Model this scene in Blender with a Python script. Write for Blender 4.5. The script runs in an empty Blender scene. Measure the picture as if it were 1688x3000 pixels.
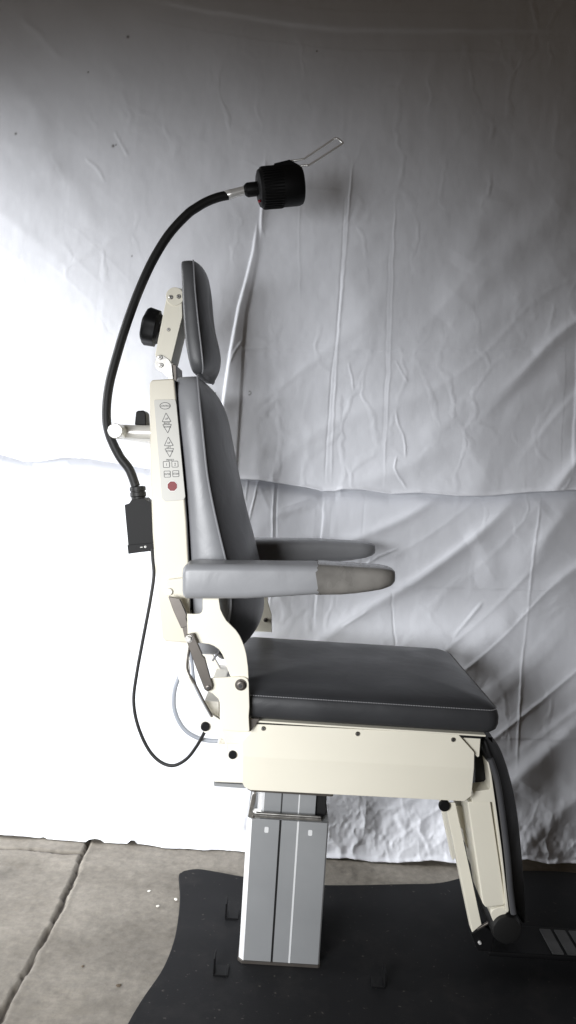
import bpy, bmesh, math, random
import numpy as np
from mathutils import Vector, Matrix
from mathutils.bvhtree import BVHTree

# ------------------------------------------------------------------ camera, world, lights, exposure
sc = bpy.context.scene
C = sc.collection
CAM = Vector((0.0, 0.0, 1.10))
FPX = 2250.0
PITCH = math.radians(3.3)
ROLL = math.radians(3.6)
_F = Vector((0, math.cos(PITCH), -math.sin(PITCH)))
_U0 = Vector((0, math.sin(PITCH), math.cos(PITCH)))
_R0 = Vector((1, 0, 0))
_R = _R0 * math.cos(ROLL) + _U0 * math.sin(ROLL)
_U = _U0 * math.cos(ROLL) - _R0 * math.sin(ROLL)
cd = bpy.data.cameras.new('camera')
cd.sensor_fit = 'VERTICAL'
cd.sensor_height = 36.0
cd.lens = 36.0 * FPX / 3000.0
cd.clip_start = 0.05
cd.clip_end = 60
cam = bpy.data.objects.new('camera', cd)
C.objects.link(cam)
cam.matrix_world = Matrix(((_R.x, _U.x, -_F.x, CAM.x), (_R.y, _U.y, -_F.y, CAM.y), (_R.z, _U.z, -_F.z, CAM.z), (0, 0, 0, 1)))
sc.camera = cam

world = bpy.data.worlds.new('World')
sc.world = world
world.use_nodes = True
bg = world.node_tree.nodes['Background']
bg.inputs[0].default_value = (1.0, 0.78, 0.58, 1)
bg.inputs[1].default_value = 0.04

def area(name, loc, target, sx, sz, power, color, spread=180):
    l = bpy.data.lights.new(name, 'AREA')
    l.shape = 'RECTANGLE'
    l.size = sx
    l.size_y = sz
    l.energy = power
    l.color = color
    l.spread = math.radians(spread)
    o = bpy.data.objects.new(name, l)
    C.objects.link(o)
    o.location = loc
    o.rotation_euler = (Vector(target) - Vector(loc)).to_track_quat('-Z', 'Y').to_euler()
    return o

def aimed_area(name, loc, az, el, sx, sz, power, spread, color):
    d = Vector((math.cos(el) * math.cos(az), math.cos(el) * math.sin(az), math.sin(el)))
    return area(name, loc, Vector(loc) + d, sx, sz, power, color, spread)
# daylight coming in low from the left, plus an added unseen fill lamp behind the camera
aimed_area('daylight_side', (-1.858, 1.83, 0.98), 0.33, -0.26, 0.50, 1.85, 21.5, 75.8, (0.97, 0.985, 1.0))
aimed_area('front_fill', (-0.92, -0.25, 0.95), 1.54, -0.44, 0.95, 0.70, 34, 110, (0.965, 0.98, 1.0))

sc.view_settings.view_transform = 'Standard'
sc.view_settings.look = 'None'
sc.view_settings.exposure = 0.0
sc.view_settings.gamma = 1.0
sc.view_settings.use_curve_mapping = False

# ------------------------------------------------------------------ projection helpers (a pixel of the photo and a real depth give a point)
def ray(px, py):
    return _R * ((px - 844.0) / FPX) + _U * ((1500.0 - py) / FPX) + _F

def P(px, py, Y):
    d = ray(px, py)
    return CAM + d * ((Y - CAM.y) / d.y)

def XZ(px, py, Y):
    p = P(px, py, Y)
    return (p.x, p.z)

def FL(px, py, z=0.0):
    d = ray(px, py)
    return CAM + d * ((z - CAM.z) / d.z)

def PX(r, Y):            # pixels to metres at a depth
    return r * Y / FPX

D = 1.75                 # centre plane of the chair

# ------------------------------------------------------------------ materials
def mat(name, col, rough=0.5, metal=0.0, var=0.0, vscale=8.0, bump=0.0, bscale=200.0, spec=0.5, coat=0.0, rvar=0.0, detail=4.0):
    m = bpy.data.materials.new(name)
    m.use_nodes = True
    nt = m.node_tree
    b = nt.nodes['Principled BSDF']
    b.inputs['Base Color'].default_value = (*col, 1)
    b.inputs['Roughness'].default_value = rough
    b.inputs['Metallic'].default_value = metal
    b.inputs['Specular IOR Level'].default_value = spec
    b.inputs['Coat Weight'].default_value = coat
    tc = nt.nodes.new('ShaderNodeTexCoord')
    if var or rvar:
        n = nt.nodes.new('ShaderNodeTexNoise')
        n.inputs['Scale'].default_value = vscale
        n.inputs['Detail'].default_value = detail
        nt.links.new(tc.outputs['Object'], n.inputs['Vector'])
        if var:
            r = nt.nodes.new('ShaderNodeMapRange')
            r.inputs[1].default_value = 0.3
            r.inputs[2].default_value = 0.7
            r.inputs[3].default_value = 1 - var
            r.inputs[4].default_value = 1 + var
            nt.links.new(n.outputs[0], r.inputs[0])
            mx = nt.nodes.new('ShaderNodeMix')
            mx.data_type = 'RGBA'
            mx.blend_type = 'MULTIPLY'
            mx.inputs[0].default_value = 1
            mx.inputs[6].default_value = (*col, 1)
            nt.links.new(r.outputs[0], mx.inputs[7])
            nt.links.new(mx.outputs[2], b.inputs['Base Color'])
        if rvar:
            r2 = nt.nodes.new('ShaderNodeMapRange')
            r2.inputs[1].default_value = 0.3
            r2.inputs[2].default_value = 0.7
            r2.inputs[3].default_value = rough - rvar
            r2.inputs[4].default_value = rough + rvar
            nt.links.new(n.outputs[0], r2.inputs[0])
            nt.links.new(r2.outputs[0], b.inputs['Roughness'])
    if bump:
        n2 = nt.nodes.new('ShaderNodeTexNoise')
        n2.inputs['Scale'].default_value = bscale
        n2.inputs['Detail'].default_value = 3
        nt.links.new(tc.outputs['Object'], n2.inputs['Vector'])
        bp = nt.nodes.new('ShaderNodeBump')
        bp.inputs['Strength'].default_value = bump
        bp.inputs['Distance'].default_value = 0.002
        nt.links.new(n2.outputs[0], bp.inputs['Height'])
        nt.links.new(bp.outputs[0], b.inputs['Normal'])
    return m

def mat_leather(name, col, rough):
    m = mat(name, col, rough, var=0.10, vscale=9, rvar=0.06)
    nt = m.node_tree
    b = nt.nodes['Principled BSDF']
    tc = nt.nodes['Texture Coordinate']
    v = nt.nodes.new('ShaderNodeTexVoronoi')
    v.inputs['Scale'].default_value = 520
    n = nt.nodes.new('ShaderNodeTexNoise')
    n.inputs['Scale'].default_value = 14
    n.inputs['Detail'].default_value = 5
    n.inputs['Distortion'].default_value = 0.8
    nt.links.new(tc.outputs['Object'], v.inputs['Vector'])
    nt.links.new(tc.outputs['Object'], n.inputs['Vector'])
    b1 = nt.nodes.new('ShaderNodeBump')
    b1.inputs['Strength'].default_value = 0.10
    b1.inputs['Distance'].default_value = 0.0006
    b2 = nt.nodes.new('ShaderNodeBump')
    b2.inputs['Strength'].default_value = 0.22
    b2.inputs['Distance'].default_value = 0.006
    nt.links.new(v.outputs[0], b1.inputs['Height'])
    nt.links.new(n.outputs[0], b2.inputs['Height'])
    nt.links.new(b2.outputs[0], b1.inputs['Normal'])
    nt.links.new(b1.outputs[0], b.inputs['Normal'])
    return m

M_LEATHER = mat_leather('grey_vinyl', (0.285, 0.29, 0.305), 0.38)  # one grey vinyl split into lit and shaded tones by part
M_LEATHER_DK = mat_leather('charcoal_shade_vinyl', (0.035, 0.036, 0.039), 0.40)  # darker copy for the seat, and shade painted on the headrest front
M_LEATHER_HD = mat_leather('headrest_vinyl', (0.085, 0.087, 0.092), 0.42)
M_LEATHER_FR = mat_leather('half_shade_vinyl', (0.070, 0.071, 0.077), 0.36)  # darker copy, shade painted into the backrest front
M_LEATHER_BK = mat_leather('black_shade_vinyl', (0.010, 0.010, 0.0105), 0.55)  # near-black copy, shade painted into the leg cushion
M_LEATHER_BK.node_tree.nodes['Principled BSDF'].inputs['Specular IOR Level'].default_value = 0.2
M_PIPE = mat('piping_vinyl', (0.26, 0.265, 0.28), 0.45)
M_STITCH = mat('stitch_thread', (0.32, 0.32, 0.33), 0.7)
M_CREAM = mat('cream_enamel', (0.80, 0.765, 0.65), 0.42, var=0.025, vscale=5, bump=0.03, bscale=350, rvar=0.05)
M_SHELL = mat('cream_plastic', (0.67, 0.63, 0.52), 0.38, var=0.03, vscale=4, bump=0.05, bscale=500)
M_WHITE = mat('white_enamel', (0.82, 0.79, 0.71), 0.40, var=0.03, vscale=6)
M_TUBE = mat('silver_tube', (0.70, 0.69, 0.66), 0.30, metal=0.35)
M_PANEL = mat('membrane_panel', (0.52, 0.51, 0.465), 0.40)
M_KEY = mat('key_face', (0.54, 0.53, 0.49), 0.40)
M_INK = mat('printed_ink', (0.03, 0.03, 0.03), 0.5)
M_RED = mat('red_key', (0.21, 0.018, 0.022), 0.45, spec=0.3)
M_WHITEINK = mat('white_ink', (0.8, 0.8, 0.78), 0.5)
M_BLACK = mat('black_plastic', (0.0065, 0.0065, 0.007), 0.5, spec=0.16, bump=0.05, bscale=400)
M_RUBBER = mat('black_rubber', (0.010, 0.010, 0.010), 0.5, spec=0.35, bump=0.1, bscale=300)
M_STEEL = mat('zinc_steel', (0.42, 0.41, 0.39), 0.34, metal=1.0, var=0.35, vscale=70)
M_CHROME = mat('chrome', (0.86, 0.85, 0.83), 0.30, metal=0.45)
M_DARKSTEEL = mat('dark_steel', (0.125, 0.112, 0.10), 0.40, metal=0.6, var=0.10, vscale=30)
M_ALU = mat('grey_aluminium', (0.30, 0.308, 0.315), 0.48, metal=0.3, var=0.05, vscale=10)
M_ALU_EDGE = mat('bright_aluminium', (0.85, 0.86, 0.87), 0.30, metal=0.3)
M_PLATE = mat('black_base_paint', (0.0088, 0.0089, 0.0098), 0.62, spec=0.15, var=0.18, vscale=5, bump=0.08, bscale=300, rvar=0.08)
nt = M_PLATE.node_tree
_b = nt.nodes['Principled BSDF']
_src = _b.inputs['Base Color'].links[0].from_socket
_n = nt.nodes.new('ShaderNodeTexNoise'); _n.inputs['Scale'].default_value = 95; _n.inputs['Detail'].default_value = 2
nt.links.new(nt.nodes['Texture Coordinate'].outputs['Object'], _n.inputs['Vector'])
_r = nt.nodes.new('ShaderNodeMapRange'); _r.inputs[1].default_value = .70; _r.inputs[2].default_value = .76; _r.inputs[4].default_value = .5
nt.links.new(_n.outputs[0], _r.inputs[0])
_n2 = nt.nodes.new('ShaderNodeTexNoise'); _n2.inputs['Scale'].default_value = 7; _n2.inputs['Detail'].default_value = 7; _n2.inputs['Roughness'].default_value = .7
nt.links.new(nt.nodes['Texture Coordinate'].outputs['Object'], _n2.inputs['Vector'])
_r2 = nt.nodes.new('ShaderNodeMapRange'); _r2.inputs[1].default_value = .5; _r2.inputs[2].default_value = .75; _r2.inputs[4].default_value = .10
nt.links.new(_n2.outputs[0], _r2.inputs[0])
_a = nt.nodes.new('ShaderNodeMath'); _a.operation = 'ADD'
nt.links.new(_r.outputs[0], _a.inputs[0]); nt.links.new(_r2.outputs[0], _a.inputs[1])
_m = nt.nodes.new('ShaderNodeMix'); _m.data_type = 'RGBA'; _m.inputs[7].default_value = (.10, .09, .08, 1)
nt.links.new(_a.outputs[0], _m.inputs[0]); nt.links.new(_src, _m.inputs[6]); nt.links.new(_m.outputs[2], _b.inputs['Base Color'])
M_HOSE = mat('grey_hose', (0.30, 0.32, 0.36), 0.5)
M_WRAP = mat('brown_plastic_film', (0.195, 0.186, 0.172), 0.26, var=0.35, vscale=13, bump=0.9, bscale=26, rvar=0.1)
M_REDNUB = mat('red_plastic', (0.35, 0.015, 0.03), 0.4)
M_RIB = mat('tread_grey', (0.055, 0.055, 0.055), 0.5, var=0.2, vscale=30)
M_CHIP = mat('pale_chip', (0.72, 0.70, 0.64), 0.7, var=0.1, vscale=80)
M_LEAF = mat('dry_leaf', (0.10, 0.075, 0.05), 0.8, var=0.3, vscale=90)

# ------------------------------------------------------------------ object helpers
WORLD = {}

def empty(name, loc, label, cat, group=None):
    o = bpy.data.objects.new(name, None)
    C.objects.link(o)
    o.location = loc
    o.empty_display_size = 0.05
    o['label'] = label
    o['category'] = cat
    if group:
        o['group'] = group
    WORLD[o.name] = Vector(loc)
    return o

def tag(o, label, cat, group=None, kind=None):
    if label: o['label'] = label
    if cat: o['category'] = cat
    if group: o['group'] = group
    if kind: o['kind'] = kind

class MB:
    def __init__(s):
        s.v = []; s.f = []; s.m = []; s.mi = 0
    def add(s, vs, fs):
        n = len(s.v)
        s.v += [tuple(v) for v in vs]
        for f in fs:
            s.f.append(tuple(i + n for i in f)); s.m.append(s.mi)
    def mat(s, i):
        s.mi = i; return s
    def prism(s, poly, y0, y1):          # poly: list of (x, z)
        n = len(poly)
        a = sum(poly[i][0] * poly[(i + 1) % n][1] - poly[(i + 1) % n][0] * poly[i][1] for i in range(n))
        if a < 0: poly = poly[::-1]
        vs = [(x, y0, z) for x, z in poly] + [(x, y1, z) for x, z in poly]
        fs = [tuple(range(n)), tuple(range(2 * n - 1, n - 1, -1))]
        for i in range(n):
            j = (i + 1) % n
            fs.append((i, n + i, n + j, j))
        s.add(vs, fs); return s
    def slab(s, poly, z0, z1):           # poly: list of (x, y)
        n = len(poly)
        a = sum(poly[i][0] * poly[(i + 1) % n][1] - poly[(i + 1) % n][0] * poly[i][1] for i in range(n))
        if a < 0: poly = poly[::-1]
        vs = [(x, y, z0) for x, y in poly] + [(x, y, z1) for x, y in poly]
        fs = [tuple(range(n - 1, -1, -1)), tuple(range(n, 2 * n))]
        for i in range(n):
            j = (i + 1) % n
            fs.append((i, j, n + j, n + i))
        s.add(vs, fs); return s
    def box(s, x0, x1, y0, y1, z0, z1):
        return s.slab([(x0, y0), (x1, y0), (x1, y1), (x0, y1)], z0, z1)
    def lathe(s, a, b, prof, seg=32, capa=True, capb=True, lobes=None):    # prof: list of (t along a->b in metres, radius)
        a = Vector(a); ax = (Vector(b) - a).normalized()
        u = ax.orthogonal().normalized(); w = ax.cross(u)
        vs = []; fs = []
        for t, r in prof:
            for k in range(seg):
                th = 2 * math.pi * k / seg
                rr = r * (lobes(th, t) if lobes else 1)
                vs.append(a + ax * t + (u * math.cos(th) + w * math.sin(th)) * rr)
        for i in range(len(prof) - 1):
            for k in range(seg):
                k2 = (k + 1) % seg
                fs.append((i * seg + k, i * seg + k2, (i + 1) * seg + k2, (i + 1) * seg + k))
        if capa: fs.append(tuple(range(seg - 1, -1, -1)))
        if capb: fs.append(tuple(range((len(prof) - 1) * seg, len(prof) * seg)))
        s.add(vs, fs); return s
    def cyl(s, a, b, r, seg=24, ch=0.0):
        L = (Vector(b) - Vector(a)).length
        if ch:
            return s.lathe(a, b, [(0, r - ch), (ch, r), (L - ch, r), (L, r - ch)], seg)
        return s.lathe(a, b, [(0, r), (L, r)], seg)
    def tube(s, pts, r, seg=12, sub=6, smooth=True, rf=None):
        pts = [Vector(p) for p in pts]
        path = catmull(pts, sub) if smooth else pts
        n = len(path)
        t0 = (path[1] - path[0]).normalized()
        nrm = t0.orthogonal().normalized()
        vs = []; fs = []
        for i, p in enumerate(path):
            t = (path[min(i + 1, n - 1)] - path[max(i - 1, 0)]).normalized()
            nrm = (nrm - t * nrm.dot(t)).normalized()
            bn = t.cross(nrm)
            rr = rf(i / (n - 1)) * r if rf else r
            for k in range(seg):
                th = 2 * math.pi * k / seg
                vs.append(p + (nrm * math.cos(th) + bn * math.sin(th)) * rr)
        for i in range(n - 1):
            for k in range(seg):
                k2 = (k + 1) % seg
                fs.append((i * seg + k, i * seg + k2, (i + 1) * seg + k2, (i + 1) * seg + k))
        fs.append(tuple(range(seg - 1, -1, -1)))
        fs.append(tuple(range((n - 1) * seg, n * seg)))
        s.add(vs, fs); return s
    def ring(s, outer, inner, y):         # flat outline stroke, both lists of (x, z)
        n = len(outer)
        vs = [(x, y, z) for x, z in outer] + [(x, y, z) for x, z in inner]
        s.add(vs, [(i, (i + 1) % n, n + (i + 1) % n, n + i) for i in range(n)]); return s
    def build(s, name, mats, parent=None, bevel=0.0, bseg=3, sub=0, smooth=True, angle=40, solid=0.0, recalc=True):
        mats = mats if isinstance(mats, (list, tuple)) else [mats]
        v = np.array(s.v, dtype=float)
        c = (v.min(0) + v.max(0)) / 2
        me = bpy.data.meshes.new(name)
        me.from_pydata([tuple(q) for q in (v - c)], [], s.f)
        for m in mats: me.materials.append(m)
        me.polygons.foreach_set('material_index', s.m)
        if recalc:
            bm = bmesh.new(); bm.from_mesh(me)
            bmesh.ops.recalc_face_normals(bm, faces=bm.faces)
            bm.to_mesh(me); bm.free()
        me.update()
        if smooth:
            me.polygons.foreach_set('use_smooth', [True] * len(me.polygons))
            if not sub: me.set_sharp_from_angle(angle=math.radians(angle))
        o = bpy.data.objects.new(name, me)
        C.objects.link(o)
        c = Vector(c)
        WORLD[o.name] = c.copy()
        if parent:
            o.parent = parent
            o.location = c - WORLD[parent.name]
        else:
            o.location = c
        if solid:
            md = o.modifiers.new('solid', 'SOLIDIFY'); md.thickness = solid; md.offset = 0
        if bevel:
            md = o.modifiers.new('bevel', 'BEVEL')
            md.width = bevel; md.segments = bseg; md.limit_method = 'ANGLE'; md.angle_limit = math.radians(40)
            md.harden_normals = True
        if sub:
            md = o.modifiers.new('sub', 'SUBSURF'); md.levels = sub; md.render_levels = sub
        return o

def copy_part(o, parent, dy=0.0, dx=0.0, dz=0.0, kids=True):
    c = o.copy(); C.objects.link(c); c.parent = parent
    w = WORLD[o.name] + Vector((dx, dy, dz))
    WORLD[c.name] = w
    c.location = w - WORLD[parent.name]
    for ch in (list(o.children) if kids else []):
        copy_part(ch, c, dy, dx, dz)
    return c

def catmull(pts, sub):
    out = []
    n = len(pts)
    for i in range(n - 1):
        p0 = pts[max(i - 1, 0)]; p1 = pts[i]; p2 = pts[i + 1]; p3 = pts[min(i + 2, n - 1)]
        for k in range(sub):
            t = k / sub
            out.append(0.5 * ((2 * p1) + (p2 - p0) * t + (2 * p0 - 5 * p1 + 4 * p2 - p3) * t * t + (3 * p1 - p0 - 3 * p2 + p3) * t ** 3))
    out.append(pts[-1])
    return out

def rpoly(pts, r, n=5):                  # round the corners of a 2D polygon; r number or list
    out = []
    N = len(pts)
    for i in range(N):
        p = Vector(pts[i]); a = Vector(pts[i - 1]); b = Vector(pts[(i + 1) % N])
        rr = r[i] if isinstance(r, (list, tuple)) else r
        da = a - p; db = b - p
        L = min(da.length, db.length) * 0.48
        if rr <= 0 or L < 1e-6:
            out.append(tuple(p)); continue
        ang = da.angle(db)
        if ang > 2.9:
            out.append(tuple(p)); continue
        d = min(rr / math.tan(ang / 2), L)
        s = p + da.normalized() * d; e = p + db.normalized() * d
        for k in range(n + 1):
            t = k / n
            q = s * (1 - t) ** 2 + p * 2 * t * (1 - t) + e * t * t
            out.append(tuple(q))
    return out

def pxpoly(pts, Y):
    return [XZ(x, y, Y) for x, y in pts]

def splinepoly(pts, sub=5):              # closed smooth curve through 2D points
    n = len(pts); v = [Vector(p) for p in pts]; out = []
    for i in range(n):
        p0, p1, p2, p3 = v[i - 1], v[i], v[(i + 1) % n], v[(i + 2) % n]
        for k in range(sub):
            t = k / sub
            q = 0.5 * ((2 * p1) + (p2 - p0) * t + (2 * p0 - 5 * p1 + 4 * p2 - p3) * t * t + (3 * p1 - p0 - 3 * p2 + p3) * t ** 3)
            out.append(tuple(q))
    return out

def inset(poly, w):
    n = len(poly)
    a = sum(poly[i][0] * poly[(i + 1) % n][1] - poly[(i + 1) % n][0] * poly[i][1] for i in range(n))
    sg = 1 if a > 0 else -1
    out = []
    for i in range(n):
        p = Vector(poly[i]); e0 = (p - Vector(poly[i - 1])); e1 = (Vector(poly[(i + 1) % n]) - p)
        if e0.length < 1e-9 or e1.length < 1e-9:
            out.append(tuple(p)); continue
        e0.normalize(); e1.normalize()
        n0 = Vector((-e0.y, e0.x)) * sg; n1 = Vector((-e1.y, e1.x)) * sg
        m = n0 + n1
        if m.length < 1e-6:
            out.append(tuple(p + n0 * w)); continue
        m.normalize()
        out.append(tuple(p + m * (w / max(0.35, m.dot(n0)))))
    return out

def rrect(x0, x1, y0, y1, r, n=6):
    out = []
    for cx, cy, a0 in ((x1 - r, y1 - r, 0), (x0 + r, y1 - r, 90), (x0 + r, y0 + r, 180), (x1 - r, y0 + r, 270)):
        for k in range(n + 1):
            a = math.radians(a0 + 90 * k / n)
            out.append((cx + r * math.cos(a), cy + r * math.sin(a)))
    return out

# ------------------------------------------------------------------ numpy noise
def vnoise(x, y, seed):
    rs = np.random.RandomState(seed)
    T = rs.rand(256, 256)
    xi = np.floor(x).astype(int); yi = np.floor(y).astype(int)
    fx = x - xi; fy = y - yi
    fx = fx * fx * fx * (fx * (fx * 6 - 15) + 10); fy = fy * fy * fy * (fy * (fy * 6 - 15) + 10)
    g = lambda i, j: T[i % 256, j % 256]
    a = g(xi, yi) * (1 - fx) + g(xi + 1, yi) * fx
    b = g(xi, yi + 1) * (1 - fx) + g(xi + 1, yi + 1) * fx
    return (a * (1 - fy) + b * fy) * 2 - 1

def fbm(x, y, seed, octv=4):
    s = 0; a = 1.0; f = 1.0
    for k in range(octv):
        s = s + a * vnoise(x * f + 13.7 * k, y * f + 7.1 * k, seed + k); a *= 0.5; f *= 2.03
    return s

def seg_dist(x, z, pts):
    """distance to a polyline and signed side, with a 0..1 parameter along it"""
    best = np.full(x.shape, 1e9); par = np.zeros(x.shape); side = np.zeros(x.shape)
    n = len(pts) - 1
    for i in range(n):
        ax, az = pts[i]; bx, bz = pts[i + 1]
        dx, dz = bx - ax, bz - az
        L2 = dx * dx + dz * dz
        t = np.clip(((x - ax) * dx + (z - az) * dz) / L2, 0, 1)
        qx = x - (ax + t * dx); qz = z - (az + t * dz)
        d = np.hypot(qx, qz)
        m = d < best
        best = np.where(m, d, best); par = np.where(m, (i + t) / n, par)
        side = np.where(m, np.sign(dx * (z - az) - dz * (x - ax)), side)
    return best, par, side

def grid_mesh(name, X, Y, Z, mats, smooth=True, attr=None):
    h, w = X.shape
    me = bpy.data.meshes.new(name)
    co = np.stack([X, Y, Z], -1).reshape(-1, 3).astype(np.float32)
    i = np.arange(h * w).reshape(h, w)
    q = np.stack([i[:-1, :-1], i[:-1, 1:], i[1:, 1:], i[1:, :-1]], -1).reshape(-1, 4)
    me.vertices.add(len(co)); me.vertices.foreach_set('co', co.ravel())
    me.loops.add(q.size); me.loops.foreach_set('vertex_index', q.ravel().astype(np.int32))
    me.polygons.add(len(q))
    me.polygons.foreach_set('loop_start', np.arange(0, q.size, 4, dtype=np.int32))
    me.polygons.foreach_set('use_smooth', np.ones(len(q), dtype=bool))
    for m in mats: me.materials.append(m)
    me.update(calc_edges=True)
    if attr is not None:
        for k, vals in attr.items():
            a = me.attributes.new(k, 'FLOAT', 'POINT'); a.data.foreach_set('value', vals.ravel().astype(np.float32))
    o = bpy.data.objects.new(name, me)
    C.objects.link(o)
    WORLD[o.name] = Vector((0, 0, 0))
    return o

# ------------------------------------------------------------------ the concrete floor
def axis(lo, a, b, hi, fine, coarse):
    return np.concatenate([np.arange(lo, a, coarse), np.arange(a, b, fine), np.arange(b, hi + coarse, coarse)])

fx = axis(-4.0, -1.05, 1.05, 4.0, 0.005, 0.15)
fy = axis(-3.0, 1.30, 2.35, 3.2, 0.005, 0.15)
FX, FY = np.meshgrid(fx, fy)
def flp(px, py):
    p = FL(px, py); return (p.x, p.y)
j1 = [flp(-60, 3085), flp(0, 2985), flp(29, 2927), flp(87, 2823), flp(175, 2665), flp(222, 2560), flp(248, 2490), flp(268, 2455), flp(290, 2410)]
j2 = [flp(-400, 2474), flp(0, 2484), flp(100, 2489), flp(180, 2497), flp(243, 2499)]
wob = fbm(FX * 22, FY * 22, 5) * 0.0026
d1, p1, s1 = seg_dist(FX + wob, FY + wob, j1)
d2, p2, s2 = seg_dist(FX + wob, FY + wob * 0.6, j2)
w1 = 0.0044 + 0.0016 * fbm(FX * 30, FY * 30, 9)
w2 = 0.0042 + 0.0022 * fbm(FX * 34, FY * 34, 19)
groove = np.maximum(np.exp(-(d1 / np.maximum(w1, .003)) ** 4), 0.75 * np.exp(-(d2 / np.maximum(w2, .002)) ** 4))
lip = np.exp(-((d1 - 0.014) / 0.006) ** 2) * (s1 < 0) * (0.4 + 0.6 * np.abs(fbm(FX * 60, FY * 60, 31)))
FZ = -0.016 * groove + 0.0008 * fbm(FX * 5, FY * 5, 2) + 0.0007 * fbm(FX * 55, FY * 55, 3) + 0.002 * lip
stain = np.zeros_like(FX)
for (px, py, r, a) in ((168, 2935, .045, .55), (10, 2560, .03, -.8), (560, 2535, .06, .3), (190, 2520, .05, .35), (330, 2760, .10, -.25), (440, 2880, .12, -.2), (90, 2700, .10, .2)):
    c = flp(px, py)
    rr = np.hypot((FX - c[0]), (FY - c[1])) + 0.25 * r * fbm(FX * 20, FY * 20, int(px))
    stain += a * 0.35 / (1 + np.exp((rr - r) / (0.06 * r + .002)))
m_conc = bpy.data.materials.new('concrete'); m_conc.use_nodes = True
nt = m_conc.node_tree; b = nt.nodes['Principled BSDF']
tc = nt.nodes.new('ShaderNodeTexCoord')
def noise(scale, detail=6, rough=0.6, vec=None):
    n = nt.nodes.new('ShaderNodeTexNoise'); n.inputs['Scale'].default_value = scale; n.inputs['Detail'].default_value = detail
    n.inputs['Roughness'].default_value = rough
    nt.links.new(vec or tc.outputs['Object'], n.inputs['Vector']); return n
mp = nt.nodes.new('ShaderNodeMapping'); mp.inputs['Scale'].default_value = (0.9, 1.5, 1)
mp.inputs['Rotation'].default_value = (0, 0, 0.12)
nt.links.new(tc.outputs['Object'], mp.inputs['Vector'])
nA = noise(5, 8, 0.65, mp.outputs[0]); nB = noise(60, 4, 0.7)
cr = nt.nodes.new('ShaderNodeValToRGB')
cr.color_ramp.elements[0].position = 0.30; cr.color_ramp.elements[0].color = (0.135, 0.120, 0.098, 1)
cr.color_ramp.elements[1].position = 0.72; cr.color_ramp.elements[1].color = (0.245, 0.223, 0.190, 1)
nt.links.new(nA.outputs[0], cr.inputs[0])
mxs = nt.nodes.new('ShaderNodeMix'); mxs.data_type = 'RGBA'; mxs.blend_type = 'OVERLAY'; mxs.inputs[0].default_value = 0.45
nt.links.new(cr.outputs[0], mxs.inputs[6]); nt.links.new(nB.outputs[0], mxs.inputs[7])
at = nt.nodes.new('ShaderNodeAttribute'); at.attribute_name = 'dirt'
mxd = nt.nodes.new('ShaderNodeMix'); mxd.data_type = 'RGBA'; mxd.inputs[7].default_value = (0.045, 0.036, 0.028, 1)
nt.links.new(at.outputs['Fac'], mxd.inputs[0]); nt.links.new(mxs.outputs[2], mxd.inputs[6])
at2 = nt.nodes.new('ShaderNodeAttribute'); at2.attribute_name = 'stain'
mst = nt.nodes.new('ShaderNodeMath'); mst.operation = 'ADD'; mst.inputs[1].default_value = 1.0
nt.links.new(at2.outputs['Fac'], mst.inputs[0])
mxm = nt.nodes.new('ShaderNodeMix'); mxm.data_type = 'RGBA'; mxm.blend_type = 'MULTIPLY'; mxm.inputs[0].default_value = 1
nt.links.new(mxd.outputs[2], mxm.inputs[6]); nt.links.new(mst.outputs[0], mxm.inputs[7])
nt.links.new(mxm.outputs[2], b.inputs['Base Color'])
b.inputs['Roughness'].default_value = 0.72
bp = nt.nodes.new('ShaderNodeBump'); bp.inputs['Strength'].default_value = 0.35; bp.inputs['Distance'].default_value = 0.002
nC = noise(140, 5, 0.7)
nt.links.new(nC.outputs[0], bp.inputs['Height']); nt.links.new(bp.outputs[0], b.inputs['Normal'])
floor = grid_mesh('floor', FX, FY, FZ, [m_conc], attr={'dirt': np.clip(groove * 1.1, 0, 0.9), 'stain': stain})
floor['kind'] = 'structure'

# ------------------------------------------------------------------ the two white sheets
m_cloth = bpy.data.materials.new('white_cotton'); m_cloth.use_nodes = True
nt = m_cloth.node_tree; b = nt.nodes['Principled BSDF']
tc = nt.nodes.new('ShaderNodeTexCoord')
nA = noise(3.2, 5, 0.55)
mr = nt.nodes.new('ShaderNodeMapRange'); mr.inputs[1].default_value = .3; mr.inputs[2].default_value = .7; mr.inputs[3].default_value = .93; mr.inputs[4].default_value = 1.04
nt.links.new(nA.outputs[0], mr.inputs[0])
mx = nt.nodes.new('ShaderNodeMix'); mx.data_type = 'RGBA'; mx.blend_type = 'MULTIPLY'; mx.inputs[0].default_value = 1; mx.inputs[6].default_value = (0.80, 0.815, 0.865, 1)
nt.links.new(mr.outputs[0], mx.inputs[7])
at = nt.nodes.new('ShaderNodeAttribute'); at.attribute_name = 'spot'
mxd = nt.nodes.new('ShaderNodeMix'); mxd.data_type = 'RGBA'; mxd.inputs[7].default_value = (0.07, 0.06, 0.05, 1)
nt.links.new(at.outputs['Fac'], mxd.inputs[0]); nt.links.new(mx.outputs[2], mxd.inputs[6])
nt.links.new(mxd.outputs[2], b.inputs['Base Color'])
b.inputs['Roughness'].default_value = 0.85; b.inputs['Specular IOR Level'].default_value = 0.15
b.inputs['Sheen Weight'].default_value = 0.1
mpv = nt.nodes.new('ShaderNodeMapping'); mpv.inputs['Scale'].default_value = (1, 1, 0.35)
nt.links.new(tc.outputs['Object'], mpv.inputs['Vector'])
nW = noise(26, 6, 0.62, mpv.outputs[0]); nF = noise(420, 2, 0.6)
b1 = nt.nodes.new('ShaderNodeBump'); b1.inputs['Strength'].default_value = 0.05; b1.inputs['Distance'].default_value = 0.008
nD = noise(7, 3, 0.5)
vd = nt.nodes.new('ShaderNodeVectorMath'); vd.operation = 'SCALE'; vd.inputs['Scale'].default_value = 0.10
nt.links.new(nD.outputs['Color'], vd.inputs[0])
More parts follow.
